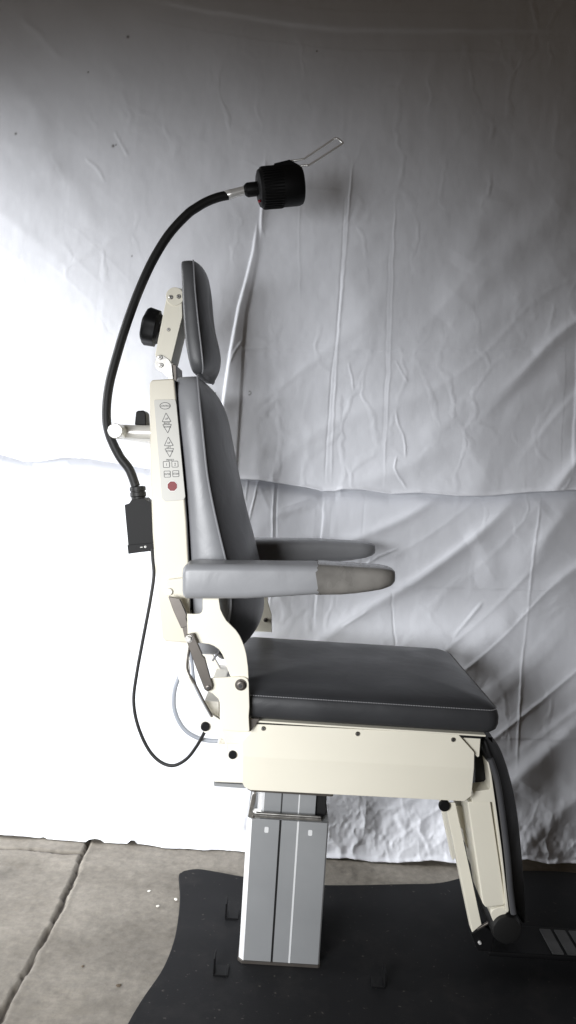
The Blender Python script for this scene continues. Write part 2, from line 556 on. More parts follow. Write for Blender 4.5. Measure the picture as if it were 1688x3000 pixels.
va = nt.nodes.new('ShaderNodeVectorMath'); va.operation = 'ADD'
nt.links.new(tc.outputs['Object'], va.inputs[0]); nt.links.new(vd.outputs[0], va.inputs[1])
bprev = b1
for vs_, dist_, seed_ in ((9.5, .0020, 0.0),):
    vm = nt.nodes.new('ShaderNodeMapping'); vm.inputs['Location'].default_value = (seed_, seed_, seed_); vm.inputs['Rotation'].default_value = (0, .6, 0); vm.inputs['Scale'].default_value = (1, 1, .55)
    nt.links.new(va.outputs[0], vm.inputs['Vector'])
    vo = nt.nodes.new('ShaderNodeTexVoronoi'); vo.feature = 'DISTANCE_TO_EDGE'; vo.inputs['Scale'].default_value = vs_
    nt.links.new(vm.outputs[0], vo.inputs['Vector'])
    ed = nt.nodes.new('ShaderNodeMapRange'); ed.interpolation_type = 'SMOOTHSTEP'
    ed.inputs[1].default_value = 0; ed.inputs[2].default_value = .10; ed.inputs[3].default_value = 1; ed.inputs[4].default_value = 0
    nt.links.new(vo.outputs['Distance'], ed.inputs[0])
    pm = noise(3.0 + vs_ * .2, 3, 0.6)
    pr = nt.nodes.new('ShaderNodeMapRange'); pr.inputs[1].default_value = .46; pr.inputs[2].default_value = .66
    nt.links.new(pm.outputs[0], pr.inputs[0])
    mu = nt.nodes.new('ShaderNodeMath'); mu.operation = 'MULTIPLY'
    nt.links.new(ed.outputs[0], mu.inputs[0]); nt.links.new(pr.outputs[0], mu.inputs[1])
    bb = nt.nodes.new('ShaderNodeBump'); bb.inputs['Strength'].default_value = 0.30; bb.inputs['Distance'].default_value = dist_
    nt.links.new(mu.outputs[0], bb.inputs['Height']); nt.links.new(bprev.outputs[0], bb.inputs['Normal'])
    bprev = bb
b2 = nt.nodes.new('ShaderNodeBump'); b2.inputs['Strength'].default_value = 0.10; b2.inputs['Distance'].default_value = 0.0008
nt.links.new(nW.outputs[0], b1.inputs['Height']); nt.links.new(nF.outputs[0], b2.inputs['Height'])
nt.links.new(bprev.outputs[0], b2.inputs['Normal']); nt.links.new(b2.outputs[0], b.inputs['Normal'])

YW = 2.13
def wl(pts, Y=YW):
    return [XZ(x, y, Y) for x, y in pts]

def curve_z(pts, x):
    q = sorted(wl(pts)); xs = [a for a, _ in q]; zs = [c for _, c in q]
    return np.interp(x, xs, zs)

def folds(X, Z, creases, seed):
    d = np.zeros_like(X)
    for pts, A, w, kind in creases:
        q = wl(pts)
        wobx = 0.0014 * fbm(X * 24, Z * 24, seed + 3, 3)
        if A >= .006 and kind == 'step' and w > .012:
            kind, w, A = 'ridge', w * 1.9, A * .36
        else:
            w, A = w * .62, A * .30
        dist, par, side = seg_dist(X + wobx, Z + wobx, q)
        fade = np.clip(np.minimum(par, 1 - par) * 7, 0, 1)
        far = dist < w * 8
        mod = 1.0 if kind == 'step' else 0.7 + 0.3 * vnoise(Z * 18 + 3, X * 18, seed + 11)
        if kind == 'ridge':
            d -= np.where(far, A * np.exp(-(dist / w) ** 2) * fade * mod, 0)
        elif kind == 'groove':
            d += np.where(far, A * np.exp(-(dist / w) ** 2) * fade * mod, 0)
        else:      # step: one side higher, relaxing away
            d -= np.where(far, A * side * np.tanh(dist / w) * np.exp(-dist / (w * 5)) * fade * mod, 0)
    return d

xs = np.concatenate([np.arange(-1.5, -0.86, 0.02), np.arange(-0.86, 0.90, 0.0021), np.arange(0.90, 1.7, 0.02)])
# upper sheet
HEM = [(-500, 1350), (0, 1329), (87, 1354), (130, 1352), (192, 1342), (262, 1344), (349, 1358), (431, 1373), (560, 1385), (702, 1403), (760, 1406), (837, 1418), (900, 1428), (944, 1438), (985, 1438), (1000, 1433), (1060, 1434), (1142, 1447), (1227, 1443), (1334, 1452), (1426, 1452), (1547, 1441), (1688, 1434), (2300, 1440)]
hem = curve_z(HEM, xs)
tt = np.linspace(0, 1, 520)
X = np.repeat(xs[None, :], len(tt), 0)
Z = hem[None, :] + (2.62 - hem[None, :]) * tt[:, None]
cre = [
    ([(672, 1072), (690, 1030), (712, 1000)], .004, .004, 'ridge'),
    ([(772, 470), (771, 600), (767, 650), (775, 705)], .004, .005, 'ridge'),
    ([(1032, 460), (1024, 600), (1010, 760), (990, 1000), (978, 1200), (968, 1432)], .0035, .0045, 'ridge'),
    ([(1012, 560), (1002, 720), (994, 860), (984, 1000), (970, 1100), (960, 1250), (950, 1430)], .0035, .004, 'groove'),
    ([(1158, 560), (1152, 700), (1147, 900), (1140, 1100), (1128, 1300), (1122, 1446)], .002, .004, 'ridge'),
    ([(1140, 700), (1132, 900), (1128, 1100), (1116, 1340)], .0015, .004, 'groove'),
    ([(640, 1020), (800, 1026), (1000, 1032), (1250, 1030), (1500, 1026), (1800, 1022)], .0042, .0045, 'step'),
    ([(1157, 1205), (1164, 1240), (1180, 1275), (1186, 1310), (1184, 1345)], .005, .004, 'ridge'),
    ([(1160, 1335), (1154, 1370), (1166, 1400), (1190, 1432)], .005, .004, 'ridge'),
    ([(1157, 1055), (1175, 1090), (1195, 1125)], .003, .004, 'ridge'),
    ([(1686, 900), (1684, 1100), (1674, 1250), (1668, 1400)], .004, .006, 'step'),
    ([(1668, 1395), (1650, 1425), (1632, 1440)], .006, .007, 'ridge'),
    ([(390, 2), (560, 36), (700, 60), (860, 84), (1000, 100), (1280, 105), (1700, 108)], .006, .010, 'step'),
    ([(340, 395), (360, 430), (382, 468)], .004, .006, 'ridge'),
    ([(255, 470), (290, 500), (315, 545)], .003, .007, 'ridge'),
    ([(1020, 1060), (1028, 1100), (1036, 1150)], .003, .004, 'ridge'),
    ([(700, 470), (900, 560), (1010, 566)], .002, .006, 'ridge'),
    ([(880, 560), (876, 700), (880, 900)], .0012, .004, 'ridge'),
    ([(1455, 560), (1430, 640), (1380, 720), (1340, 790)], .010, .022, 'step'),
    ([(1688, 560), (1560, 680), (1420, 800), (1290, 940)], .012, .026, 'step'),
    ([(1688, 760), (1560, 850), (1400, 960), (1260, 1080)], .010, .022, 'step'),
    ([(1688, 1090), (1560, 1150), (1430, 1260), (1310, 1330)], .009, .020, 'step'),
    ([(1560, 1040), (1440, 1130), (1330, 1220), (1200, 1300)], .007, .018, 'step'),
    ([(60, 60), (130, 120), (190, 190)], .006, .016, 'ridge'),
    ([(0, 200), (60, 320), (90, 460)], .008, .020, 'step'),
    ([(80, 250), (140, 400), (150, 560)], .007, .018, 'step'),
    ([(140, 470), (230, 560), (290, 700)], .006, .016, 'step'),
]
ca, sa = math.cos(math.radians(40)), math.sin(math.radians(40))
def broad(X, Z, seed, amp_r):
    wx = 0.06 * vnoise(X * 2.2, Z * 2.2, seed + 50); wz = 0.06 * vnoise(X * 2.2 + 9, Z * 2.2 + 4, seed + 60)
    u = (X + wx) * ca + (Z + wz) * sa; v = -(X + wx) * sa + (Z + wz) * ca
    right = 1 / (1 + np.exp(-(X - 0.16) / 0.10)) / (1 + np.exp((Z - 1.80) / 0.09))
    rid = lambda n: 1 / (1 + (n / .26) ** 2)
    patch = 0.35 + 0.65 * np.clip(vnoise(X * 4, Z * 4, seed + 9) + .5, 0, 1)
    diag = 1.0 * rid(vnoise(u * 1.3, v * 6.5, seed)) + 0.30 * rid(vnoise(u * 2.2, v * 14, seed + 1)) * patch
    u2 = X * ca - Z * sa; v2 = X * sa + Z * ca
    diag2 = rid(vnoise(u2 * 1.4, v2 * 7, seed + 7)) + 0.35 * rid(vnoise(u2 * 3.4, v2 * 17, seed + 8)) * patch
    lefty = np.exp(-((X + 0.75) / 0.30) ** 2)
    return 0.011 * vnoise(X * 1.6, Z * 1.3, seed + 20) - amp_r * right * diag - 0.0016 * lefty * diag2 + 0.0007 * fbm(X * 9, Z * 7, seed + 30) - 0.00025 * rid(fbm(X * 14, Z * 5, seed + 31, 3) * .6) * patch

fine_mask = lambda Z, z0, h: np.exp(-((Z - z0) / h) ** 2)
Yd = YW - 0.016 + broad(X, Z, 100, 0.0075) + folds(X, Z, cre, 100)
fl = sorted((c, a) for a, c in wl([(755, 652), (742, 740), (722, 820), (700, 900), (676, 1030), (664, 1110), (652, 1200), (640, 1420)]))
fr_ = sorted((c, a) for a, c in wl([(757, 652), (757, 750), (739, 850), (723, 920), (714, 1020), (706, 1190), (692, 1420)]))
xl_ = np.interp(Z, [c for c, a in fl], [a for c, a in fl]); xr_ = np.interp(Z, [c for c, a in fr_], [a for c, a in fr_])
zt_ = fl[-1][0]
band = 1 / (1 + np.exp(-(X - xl_) / .0013)) / (1 + np.exp((X - xr_) / .0013)) * np.clip((zt_ - Z) / .05, 0, 1)
ramp = np.clip((xr_ - X) / np.maximum(xr_ - xl_, .004), 0, 1)
Yd -= band * (0.0018 + 0.0032 * ramp)
Yd -= 0.0035 * np.exp(-((X - XZ(771, 600, YW)[0]) / .004) ** 2) * np.exp(-((Z - XZ(771, 590, YW)[1]) / .09) ** 4)
Yd = np.minimum(Yd, YW + 0.004)
dz = Z - hem[None, :]
Yd -= 0.004 * np.exp(-(dz / 0.006) ** 2) + 0.010 * np.exp(-dz / 0.05) * (0.5 + 0.5 * vnoise(X * 9, X * 0 + 2.5, 77))
spot = np.zeros_like(X)
for (px, py, r) in ((379, 118, .0035), (928, 160, .002), (55, 402, .003), (337, 437, .0035), (345, 434, .002), (264, 222, .002), (392, 757, .002)):
    cx, cz = XZ(px, py, YW)
    spot = np.maximum(spot, np.exp(-(np.hypot(X - cx, Z - cz) / r) ** 2))
cx, cz = XZ(731, 1153, YW)
spot = np.maximum(spot, 0.6 * np.exp(-((np.hypot(X - cx, Z - cz) - .005) / .0016) ** 2) * (X > cx - .002))
upper = grid_mesh('hanging_sheet', X, Yd, Z, [m_cloth], attr={'spot': np.clip(spot, 0, 1)})
tag(upper, 'white creased sheet hung highest as backdrop, its wavy hem overlapping the sheet below', 'sheet')
md = upper.modifiers.new('solid', 'SOLIDIFY'); md.thickness = 0.0012; md.offset = 1

# lower sheet
BOT = [(-500, 2400), (0, 2441), (60, 2447), (116, 2456), (128, 2453), (140, 2458), (200, 2461), (250, 2467), (262, 2458), (280, 2455), (296, 2460), (306, 2468), (350, 2471), (373, 2472), (384, 2462), (394, 2462), (402, 2473), (440, 2477), (524, 2488), (620, 2499), (716, 2509), (840, 2509), (965, 2508), (1020, 2508), (1086, 2516), (1160, 2518), (1263, 2514), (1330, 2522), (1400, 2520), (1540, 2509), (1600, 2526), (1688, 2531), (2300, 2560)]
bot = np.maximum(curve_z(BOT, xs), 0.002)
X = np.repeat(xs[None, :], len(tt), 0)
top = 1.30
Z = bot[None, :] + (top - bot[None, :]) * tt[:, None]
cre2 = [
    ([(802, 1405), (800, 1500), (798, 1650), (790, 1800)], .004, .0035, 'ridge'),
    ([(812, 1405), (810, 1500), (806, 1650)], .003, .0035, 'groove'),
    ([(728, 1405), (722, 1440), (715, 1475)], .003, .004, 'ridge'),
    ([(757, 1405), (748, 1450), (735, 1500), (728, 1540)], .004, .004, 'ridge'),
    ([(951, 1445), (946, 1520), (940, 1575), (930, 1700), (922, 1850)], .0025, .004, 'step'),
    ([(1072, 1440), (1066, 1520), (1060, 1580)], .0015, .004, 'groove'),
    ([(1588, 1430), (1580, 1500), (1566, 1600), (1556, 1700), (1546, 1820), (1530, 1960), (1520, 2160), (1516, 2280)], .0045, .0055, 'ridge'),
    ([(1100, 1718), (1250, 1722), (1450, 1728), (1700, 1734)], .0025, .005, 'step'),
    ([(1440, 2166), (1560, 2168), (1800, 2170)], .003, .005, 'step'),
    ([(1150, 1730), (1148, 1771), (1158, 1870), (1160, 2000)], .003, .0045, 'groove'),
    ([(1066, 1662), (1110, 1630), (1172, 1606)], .004, .005, 'ridge'),
    ([(1075, 1655), (1090, 1635)], .003, .004, 'ridge'),
    ([(1000, 1840), (1040, 1815), (1080, 1790)], .004, .006, 'ridge'),
    ([(1330, 1870), (1370, 1820), (1420, 1760)], .006, .008, 'ridge'),
    ([(815, 1490), (880, 1470), (945, 1455)], .003, .006, 'ridge'),
    ([(1370, 1600), (1450, 1560), (1560, 1500), (1600, 1470)], .014, .022, 'step'),
    ([(1400, 1710), (1500, 1640), (1600, 1560), (1700, 1490)], .014, .026, 'step'),
    ([(1480, 1900), (1580, 1790), (1700, 1700)], .012, .024, 'step'),
    ([(1330, 2000), (1420, 1900), (1520, 1800)], .012, .022, 'step'),
    ([(1520, 2330), (1600, 2230), (1700, 2120)], .014, .026, 'step'),
    ([(1540, 2460), (1620, 2370), (1700, 2290)], .012, .024, 'step'),
    ([(1060, 2420), (1120, 2450), (1200, 2400), (1250, 2440)], .012, .016, 'step'),
    ([(1160, 2390), (1190, 2440), (1180, 2490)], .010, .014, 'ridge'),
    ([(1225, 2420), (1245, 2460), (1262, 2510)], .008, .010, 'ridge'),
    ([(395, 2468), (430, 2442), (480, 2436), (590, 2452)], .010, .010, 'ridge'),
]
Yd = YW + 0.012 + broad(X, Z, 300, 0.0075) + folds(X, Z, cre2, 300)
low = np.exp(-((Z - 0.05) / 0.12) ** 2)
Yd += low * (0.008 * np.abs(vnoise(X * 9, Z * 8, 401)) + 0.003 * np.abs(fbm(X * 22, Z * 18, 402, 3)))
dz = Z - bot[None, :]
Yd -= 0.03 * np.exp(-dz / 0.05) * (0.6 + 0.5 * vnoise(X * 8, X * 0 + 4.4, 91)) + 0.005 * np.exp(-(dz / 0.006) ** 2)
hx = np.interp(X[0], xs, hem)
beh = 1 / (1 + np.exp(-(Z - hx[None, :] + 0.01) / 0.008))
Yd = np.maximum(Yd, YW - 0.03) + beh * 0.025
lower = grid_mesh('hanging_sheet', X, Yd, Z, [m_cloth], attr={'spot': np.zeros_like(X)})
tag(lower, 'lower white backdrop sheet with diagonal folds that reaches down to the concrete floor', 'sheet')
md = lower.modifiers.new('solid', 'SOLIDIFY'); md.thickness = 0.0012; md.offset = 1

# ------------------------------------------------------------------ small litter on the floor
random.seed(4)
def chip(px, py, size, m, name, label, cat, flat=0.5, grp=None):
    c = FL(px, py)
    bm = bmesh.new()
    bmesh.ops.create_icosphere(bm, subdivisions=1, radius=size * .75)
    for v in bm.verts:
        v.co *= random.uniform(.7, 1.25); v.co.z *= flat
        v.co.x *= 1.2
    me = bpy.data.meshes.new(name); bm.to_mesh(me); bm.free(); me.materials.append(m)
    o = bpy.data.objects.new(name, me); C.objects.link(o)
    o.location = (c.x, c.y, size * flat * 0.8); o.rotation_euler = (0, 0, random.uniform(0, 6))
    tag(o, label, cat, grp)
chip(462, 2658, .0055, M_CHIP, 'paint_chip', 'chunky white chip lying alone on the concrete between the floor joint and the black base', 'debris', .7, 'pale chips on the concrete')
chip(437, 2611, .0055, M_CHIP, 'paint_chip', 'flat pale chip on the concrete, beyond the chunky white chip, nearer the sheet', 'debris', .2, 'pale chips on the concrete')
chip(516, 2637, .0065, M_CHIP, 'paint_chip', 'pale splinter touching the curved edge of the black base plate', 'debris', .4, 'pale chips on the concrete')
chip(347, 2891, .007, M_LEAF, 'dry_leaf', 'curled brown scrap of leaf on the open concrete, largest dark scrap there', 'leaf', .5, 'dark scraps on the concrete')
chip(243, 2833, .0045, M_LEAF, 'dry_leaf', 'small dark scrap on the concrete nearest to the diagonal floor joint', 'leaf', .5, 'dark scraps on the concrete')
chip(606, 2929, .004, M_CHIP, 'paint_chip', 'tiny pale crumb lying on the black base plate', 'debris', .4, 'pale chips on the concrete')

# ================================================================== THE CHAIR
base_c = P(815, 2835, 1.63)
chair = empty('examination_chair', (base_c.x, D, 0.0), 'cream and grey powered medical examination chair on an aluminium column and black base plate', 'chair')

def screw(parent, px, py, Y, r, phillips=True, m=None, h=0.003, name='screw'):
    s = MB(); p = P(px, py, Y)
    s.lathe((p.x, Y, p.z), (p.x, Y - 1, p.z), [(0, r), (h * .5, r), (h, r * .7)], 20)
    if phillips:
        s.mat(1)
        a = random.uniform(0, 1.5)
        for k in (0, 1):
            c, q = math.cos(a + k * math.pi / 2), math.sin(a + k * math.pi / 2)
            L, w = r * .55, r * .14
            pts = [(p.x + c * L - q * w, p.z + q * L + c * w), (p.x - c * L - q * w, p.z - q * L + c * w), (p.x - c * L + q * w, p.z - q * L - c * w), (p.x + c * L + q * w, p.z + q * L - c * w)]
            s.prism(pts, Y - h - .0003 - k * 1e-4, Y - h + .0006)
    return s.build(name, [m or M_STEEL, M_INK], parent)

def bolt(parent, px, py, Y, r, m=None, hexa=False, h=0.006, name='bolt', hole=True):
    s = MB(); p = P(px, py, Y); a = (p.x, Y, p.z); bq = (p.x, Y - 1, p.z)
    if hexa:
        s.lathe(a, bq, [(0, r * 1.25), (.0015, r * 1.25)], 28)
        s.lathe((p.x, Y - .0015, p.z), bq, [(0, r), (h, r), (h + .001, r * .85)], 6)
        s.lathe((p.x, Y - h, p.z), bq, [(0, r * .6), (.004, r * .6)], 20)
        if hole:
            s.mat(1).lathe((p.x, Y - h - .0041, p.z), bq, [(0, r * .38), (.0003, r * .38)], 16)
    else:
        s.lathe(a, bq, [(0, r), (h * .7, r), (h, r * .82)], 28)
        if hole:
            s.mat(1).lathe((p.x, Y - h - .0001, p.z), bq, [(0, r * .45), (.0003, r * .45)], 16)
    return s.build(name, [m or M_STEEL, M_INK], parent)

# ---- base plate with its brackets; widened at right to stand in for floor shadow
bp_pts = [FL(*q, 0.008) for q in ((524, 2566), (532, 2555), (545, 2549), (582, 2545), (641, 2554), (713, 2567), (840, 2583), (963, 2592), (1180, 2589), (1290, 2585), (1390, 2562), (1500, 2551), (1690, 2556), (1900, 2600), (1960, 2860), (1900, 3200), (1700, 3330), (1300, 3330), (840, 3420), (330, 3300), (330, 3100), (373, 3000), (419, 2922), (478, 2834), (513, 2741), (527, 2636))]
poly = splinepoly([(p.x, p.y) for p in bp_pts], 5)
plate = MB().slab(poly, 0.0, 0.008).build('base_plate', M_PLATE, chair, bevel=0.0025, bseg=2)
for (tx, ty, bx, by, ex, ey) in ((667, 2645, 661, 2690, 699, 2686), (629, 2806, 626, 2856, 668, 2858), (1131, 2848, 1127, 2893, 1090, 2897)):
    q = FL(bx, by, 0.008); h = P(tx, ty, q.y).z - 0.008; e = FL(ex, ey, 0.008)
    s = MB()
    s.box(q.x - .0015, q.x + .0015, q.y - .004, q.y + .030, .008, .008 + h)
    s.box(min(q.x, e.x), max(q.x, e.x), q.y - .004, q.y + .030, .008, .0115)
    s.build('bracket', M_BLACK, plate, bevel=.0006, bseg=1)

# ---- column
YC0, YC1 = 1.63, 1.87
def colpx(px, py): return XZ(px, py, YC0)
xl = (colpx(732, 2400)[0] + colpx(708, 2830)[0]) / 2; xr = (colpx(960, 2416)[0] + colpx(937, 2847)[0]) / 2
zt = colpx(845, 2405)[1]
ch = .010
def profile(x0, x1, y0, y1, c):
    return [(x0 + c, y0), (x1 - c * .4, y0), (x1, y0 + c * .4), (x1, y1 - c), (x1 - c, y1), (x0 + c, y1), (x0, y1 - c), (x0, y0 + c)]
g1 = xl + (xr - xl) * .388; g2 = xl + (xr - xl) * .612
def grooved(x0, x1, y0, y1, c, gw=.0022, gd=.004):
    p = [(x0 + c, y0)]
    for g in (g1, g2):
        p += [(g - gw, y0), (g - gw, y0 + gd), (g + gw, y0 + gd), (g + gw, y0)]
    p += [(x1 - c * .3, y0), (x1, y0 + c * .3), (x1, y1 - c), (x1 - c, y1), (x0 + c, y1), (x0, y1 - c), (x0, y0 + c)]
    return p
s = MB().slab(grooved(xl - .006, xr, YC0, YC1, .010), .014, zt)
col = s.build('column', M_ALU, chair, bevel=.0006, bseg=1, smooth=False)
MB().box(g2 - .0021, g2 + .0021, YC0 - .0008, YC0 + .0035, .0145, zt - .0005).build('trim_strip', M_ALU_EDGE, col, smooth=False)
MB().box(g1 - .0021, g1 + .0021, YC0 + .0022, YC0 + .0036, .0145, zt - .0005).build('groove_insert', M_RUBBER, col, smooth=False)
MB().slab([(xl - .0068, YC0 + .0094), (xl + .0036, YC0 - .0010), (xl + .0046, YC0 - .0010), (xl - .0058, YC0 + .0098)], .0145, zt - .001).build('lit_chamfer', M_ALU_EDGE, col, smooth=False)  # bright strip paints the chamfer as lit from the left
MB().slab(profile(xl - .009, xr + .002, YC0 - .002, YC1 + .002, .010), .008, .0138).build('foot_seal', M_DARKSTEEL, col, smooth=False)
for (px, py) in ((781, 2431), (909, 2440)):
    x, z = colpx(px, py)
    MB().prism(rpoly([(x - .0045, z - .0065), (x + .0045, z - .0065), (x + .0045, z + .0065), (x - .0045, z + .0065)], .003), YC0 - .0006, YC0 + .001).build('slot', M_ALU_EDGE, col)
# inner telescoping part
YI = YC0 + .022
zi = XZ(845, 2300, YI)[1]
ix0 = XZ(757, 2360, YI)[0]; ix1 = XZ(924, 2370, YI)[0]
s = MB().slab([(ix0 + .012, YI), (ix1, YI), (ix1, YC1 - .02), (ix0, YC1 - .02), (ix0, YI + .02)], zt - .1, zi + .02)
inn = s.build('inner_column', M_ALU, chair, smooth=False)
MB().box(g1 - .0015, g1 + .0015, YI - .0006, YI + .002, zt, zi).build('groove_insert', M_INK, inn, smooth=False)
MB().box(g2 - .0015, g2 + .0015, YI - .0006, YI + .002, zt, zi).build('trim_strip', M_ALU_EDGE, inn, smooth=False)
MB().slab([(ix0 - .002, YI + .019), (ix0 + .012, YI - .001), (ix0 + .013, YI - .001), (ix0 - .001, YI + .020)], zt, zi).build('lit_chamfer', M_ALU_EDGE, inn, smooth=False)  # bright strip paints the inner chamfer as lit
MB().box(ix1 + .001, ix1 + .024, YC0 + .03, YC1 - .03, zt + .002, zi + .01).build('dark_side_block', M_RUBBER, inn, bevel=.002)  # black box for the dark right side of the inner column
# collar
s = MB()
s.box(xl + .014, xr - .016, YC0 + .004, YC0 + .016, zt + .001, zt + .007)
s.cyl((xl + .012, YC0 + .006, zt + .010), (xr - .018, YC0 + .006, zt + .010), .0035, 12)
collar = s.build('collar', M_STEEL, chair, bevel=.001)
s = MB()
s.prism(pxpoly([(726, 2392), (738, 2330), (744, 2322), (752, 2322), (748, 2352), (740, 2380), (752, 2385), (770, 2392), (760, 2399), (735, 2398)], YC0 + .004), YC0 + .004, YC0 + .030)
s.build('cable_bracket', M_STEEL, collar, bevel=.001)
screw(collar, 742, 2393, YC0 + .004, .003, False, M_DARKSTEEL)
# bellows and mount under the seat frame
MB().slab(profile(xl - .01, xr + .005, YC0 - .01, YC1 + .01, .01), XZ(845, 2320, YC0)[1], XZ(845, 2200, YC0)[1]).build('column_mount', M_DARKSTEEL, chair)

# ---- seat frame, apron, seat
YS0, YS1 = 1.50, 2.00
zf = lambda px, py: XZ(px, py, YS0)
s = MB()
x0 = zf(720, 2200)[0]; x1 = zf(1380, 2200)[0]
z1 = zf(1048, 2133)[1]; z0 = zf(1048, 2325)[1]
s.box(x0, x1, YS0 + .012, YS1 - .012, z0, z1)
frame = s.build('seat_frame', M_CREAM, chair, bevel=.004)
ap_up = [(752, 2123), (1343, 2152), (1391, 2206), (1390, 2253), (711, 2217), (708, 2175), (728, 2153)]
ap_lo = [(711, 2217), (1390, 2253), (1385, 2338), (1365, 2355), (733, 2322), (716, 2313), (708, 2297)]
s = MB()
yfold = [P(711, 2217, YS0), P(1390, 2253, YS0)]
def apv(q):
    p = P(q[0], q[1], YS0)
    t = (p.x - yfold[0].x) / (yfold[1].x - yfold[0].x)
    zl = yfold[0].z + (yfold[1].z - yfold[0].z) * t
    return (p.x, YS0 + .004 + max(0, zl - p.z) * 0.13, p.z)
s.v = [apv(q) for q in ap_up] + [apv(q) for q in ap_lo]
s.v[7] = s.v[4]; s.v[8] = s.v[3]
s.f = [(0, 1, 2, 3, 4, 5, 6), (4, 3, 9, 10, 11, 12, 13)]
s.f[1] = (4, 3, 9, 10, 11, 12, 13); s.m = [0, 0]
keep = [i for i in range(14) if i not in (7, 8)]
rem = {o: n for n, o in enumerate(keep)}
s.v = [s.v[i] for i in keep]; s.f = [tuple(rem[i] for i in f) for f in s.f]
apron = s.build('side_panel', M_CREAM, chair, solid=.003, smooth=False)
md = apron.modifiers.new('bevel', 'BEVEL'); md.width = .001; md.segments = 2; md.limit_method = 'ANGLE'; md.angle_limit = math.radians(30)
for (px, py) in ((772, 2134), (1048, 2149.5), (1328, 2166.6)):
    screw(apron, px, py, YS0 + .0026, .0048)
# far apron
cp = copy_part(apron, chair, YS1 - YS0 - .008)
# corner gusset
MB().prism(pxpoly([(1330, 2150), (1408, 2156), (1404, 2215), (1400, 2218), (1385, 2206)], 1.512), 1.512, 1.516).build('gusset_plate', M_CREAM, chair)
# seat pan strip
s = MB()
pa = zf(733, 2117); pb = zf(1424, 2153)
zp = (pa[1] + pb[1]) / 2
s.box(zf(733, 2117)[0], zf(1424, 2153)[0], YS0 + .001, YS1 - .001, zp - .0018, zp + .0018)
pan = s.build('seat_pan', M_CREAM, chair, bevel=.0006, bseg=1)
MB().box(zf(740, 2117)[0], zf(1415, 2153)[0], YS0 + .006, YS1 - .006, zp - .008, zp - .002).build('rubber_spacer', M_RUBBER, pan)
# seat cushion
zseam = (zf(766, 2046)[1] + zf(1423, 2081)[1]) / 2
zbot = zp + .0035
sx0 = zf(640, 2080)[0]; sx1 = zf(1472, 2090)[0]
rings = [(.022, zbot), (.009, zbot + .001), (.003, zbot + .007), (0, zbot + .018), (.0005, zseam - .014), (.003, zseam - .004), (.005, zseam - .0005), (.0075, zseam + .0025), (.017, zseam + .0085), (.035, zseam + .0155), (.07, zseam + .022), (.13, zseam + .0265), (.19, zseam + .028)]
s = MB(); n = 0; vs = []; fs = []
for k, (i, z) in enumerate(rings):
    r = max(.026 - i * .2, .010)
    loop = rrect(sx0 + i, sx1 - i, YS0 + i, YS1 - i, r, 6)
    # longer straight runs get extra points through linear subdivision
    full = []
    for a in range(len(loop)):
        p, q = Vector(loop[a]), Vector(loop[(a + 1) % len(loop)])
        m_ = 14 if a % 7 == 6 else 1
        for t in range(m_): full.append(p.lerp(q, t / m_))
    n = len(full)
    for (x, y) in full:
        vs.append((x, y, z - (0.002 * math.exp(-((x - (sx0 + .2)) / .12) ** 2 - ((y - D) / .14) ** 2) if k > 7 else 0)))
    if k:
        for a in range(n):
            fs.append(((k - 1) * n + a, (k - 1) * n + (a + 1) % n, k * n + (a + 1) % n, k * n + a))
fs.append(tuple(range(n - 1, -1, -1))); fs.append(tuple(range((len(rings) - 1) * n, len(rings) * n)))
s.add(vs, fs)
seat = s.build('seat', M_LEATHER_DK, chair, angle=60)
# stitched seam round the cushion: one dash every 5 mm
loop = rrect(sx0 + .0055, sx1 - .0055, YS0 + .0055, YS1 - .0055, .023, 8)
pts = [Vector((x, y, zseam + .0012)) for x, y in loop] + [Vector((loop[0][0], loop[0][1], zseam + .0012))]
s = MB()
acc = 0.0
for a, q in zip(pts[:-1], pts[1:]):
    L = (q - a).length; dr = (q - a) / max(L, 1e-9); t = (0.005 - acc) % 0.005
    while t < L:
        c = a + dr * t
        e = c + dr * min(.0030, L - t + .001)
        out = Vector((dr.y, -dr.x, 0)) * .0004
        s.tube([c + out, e + out], .0009, 6, 1, smooth=False)
        t += .005
    acc = (acc + L) % .005
s.build('stitching', M_STITCH, seat)

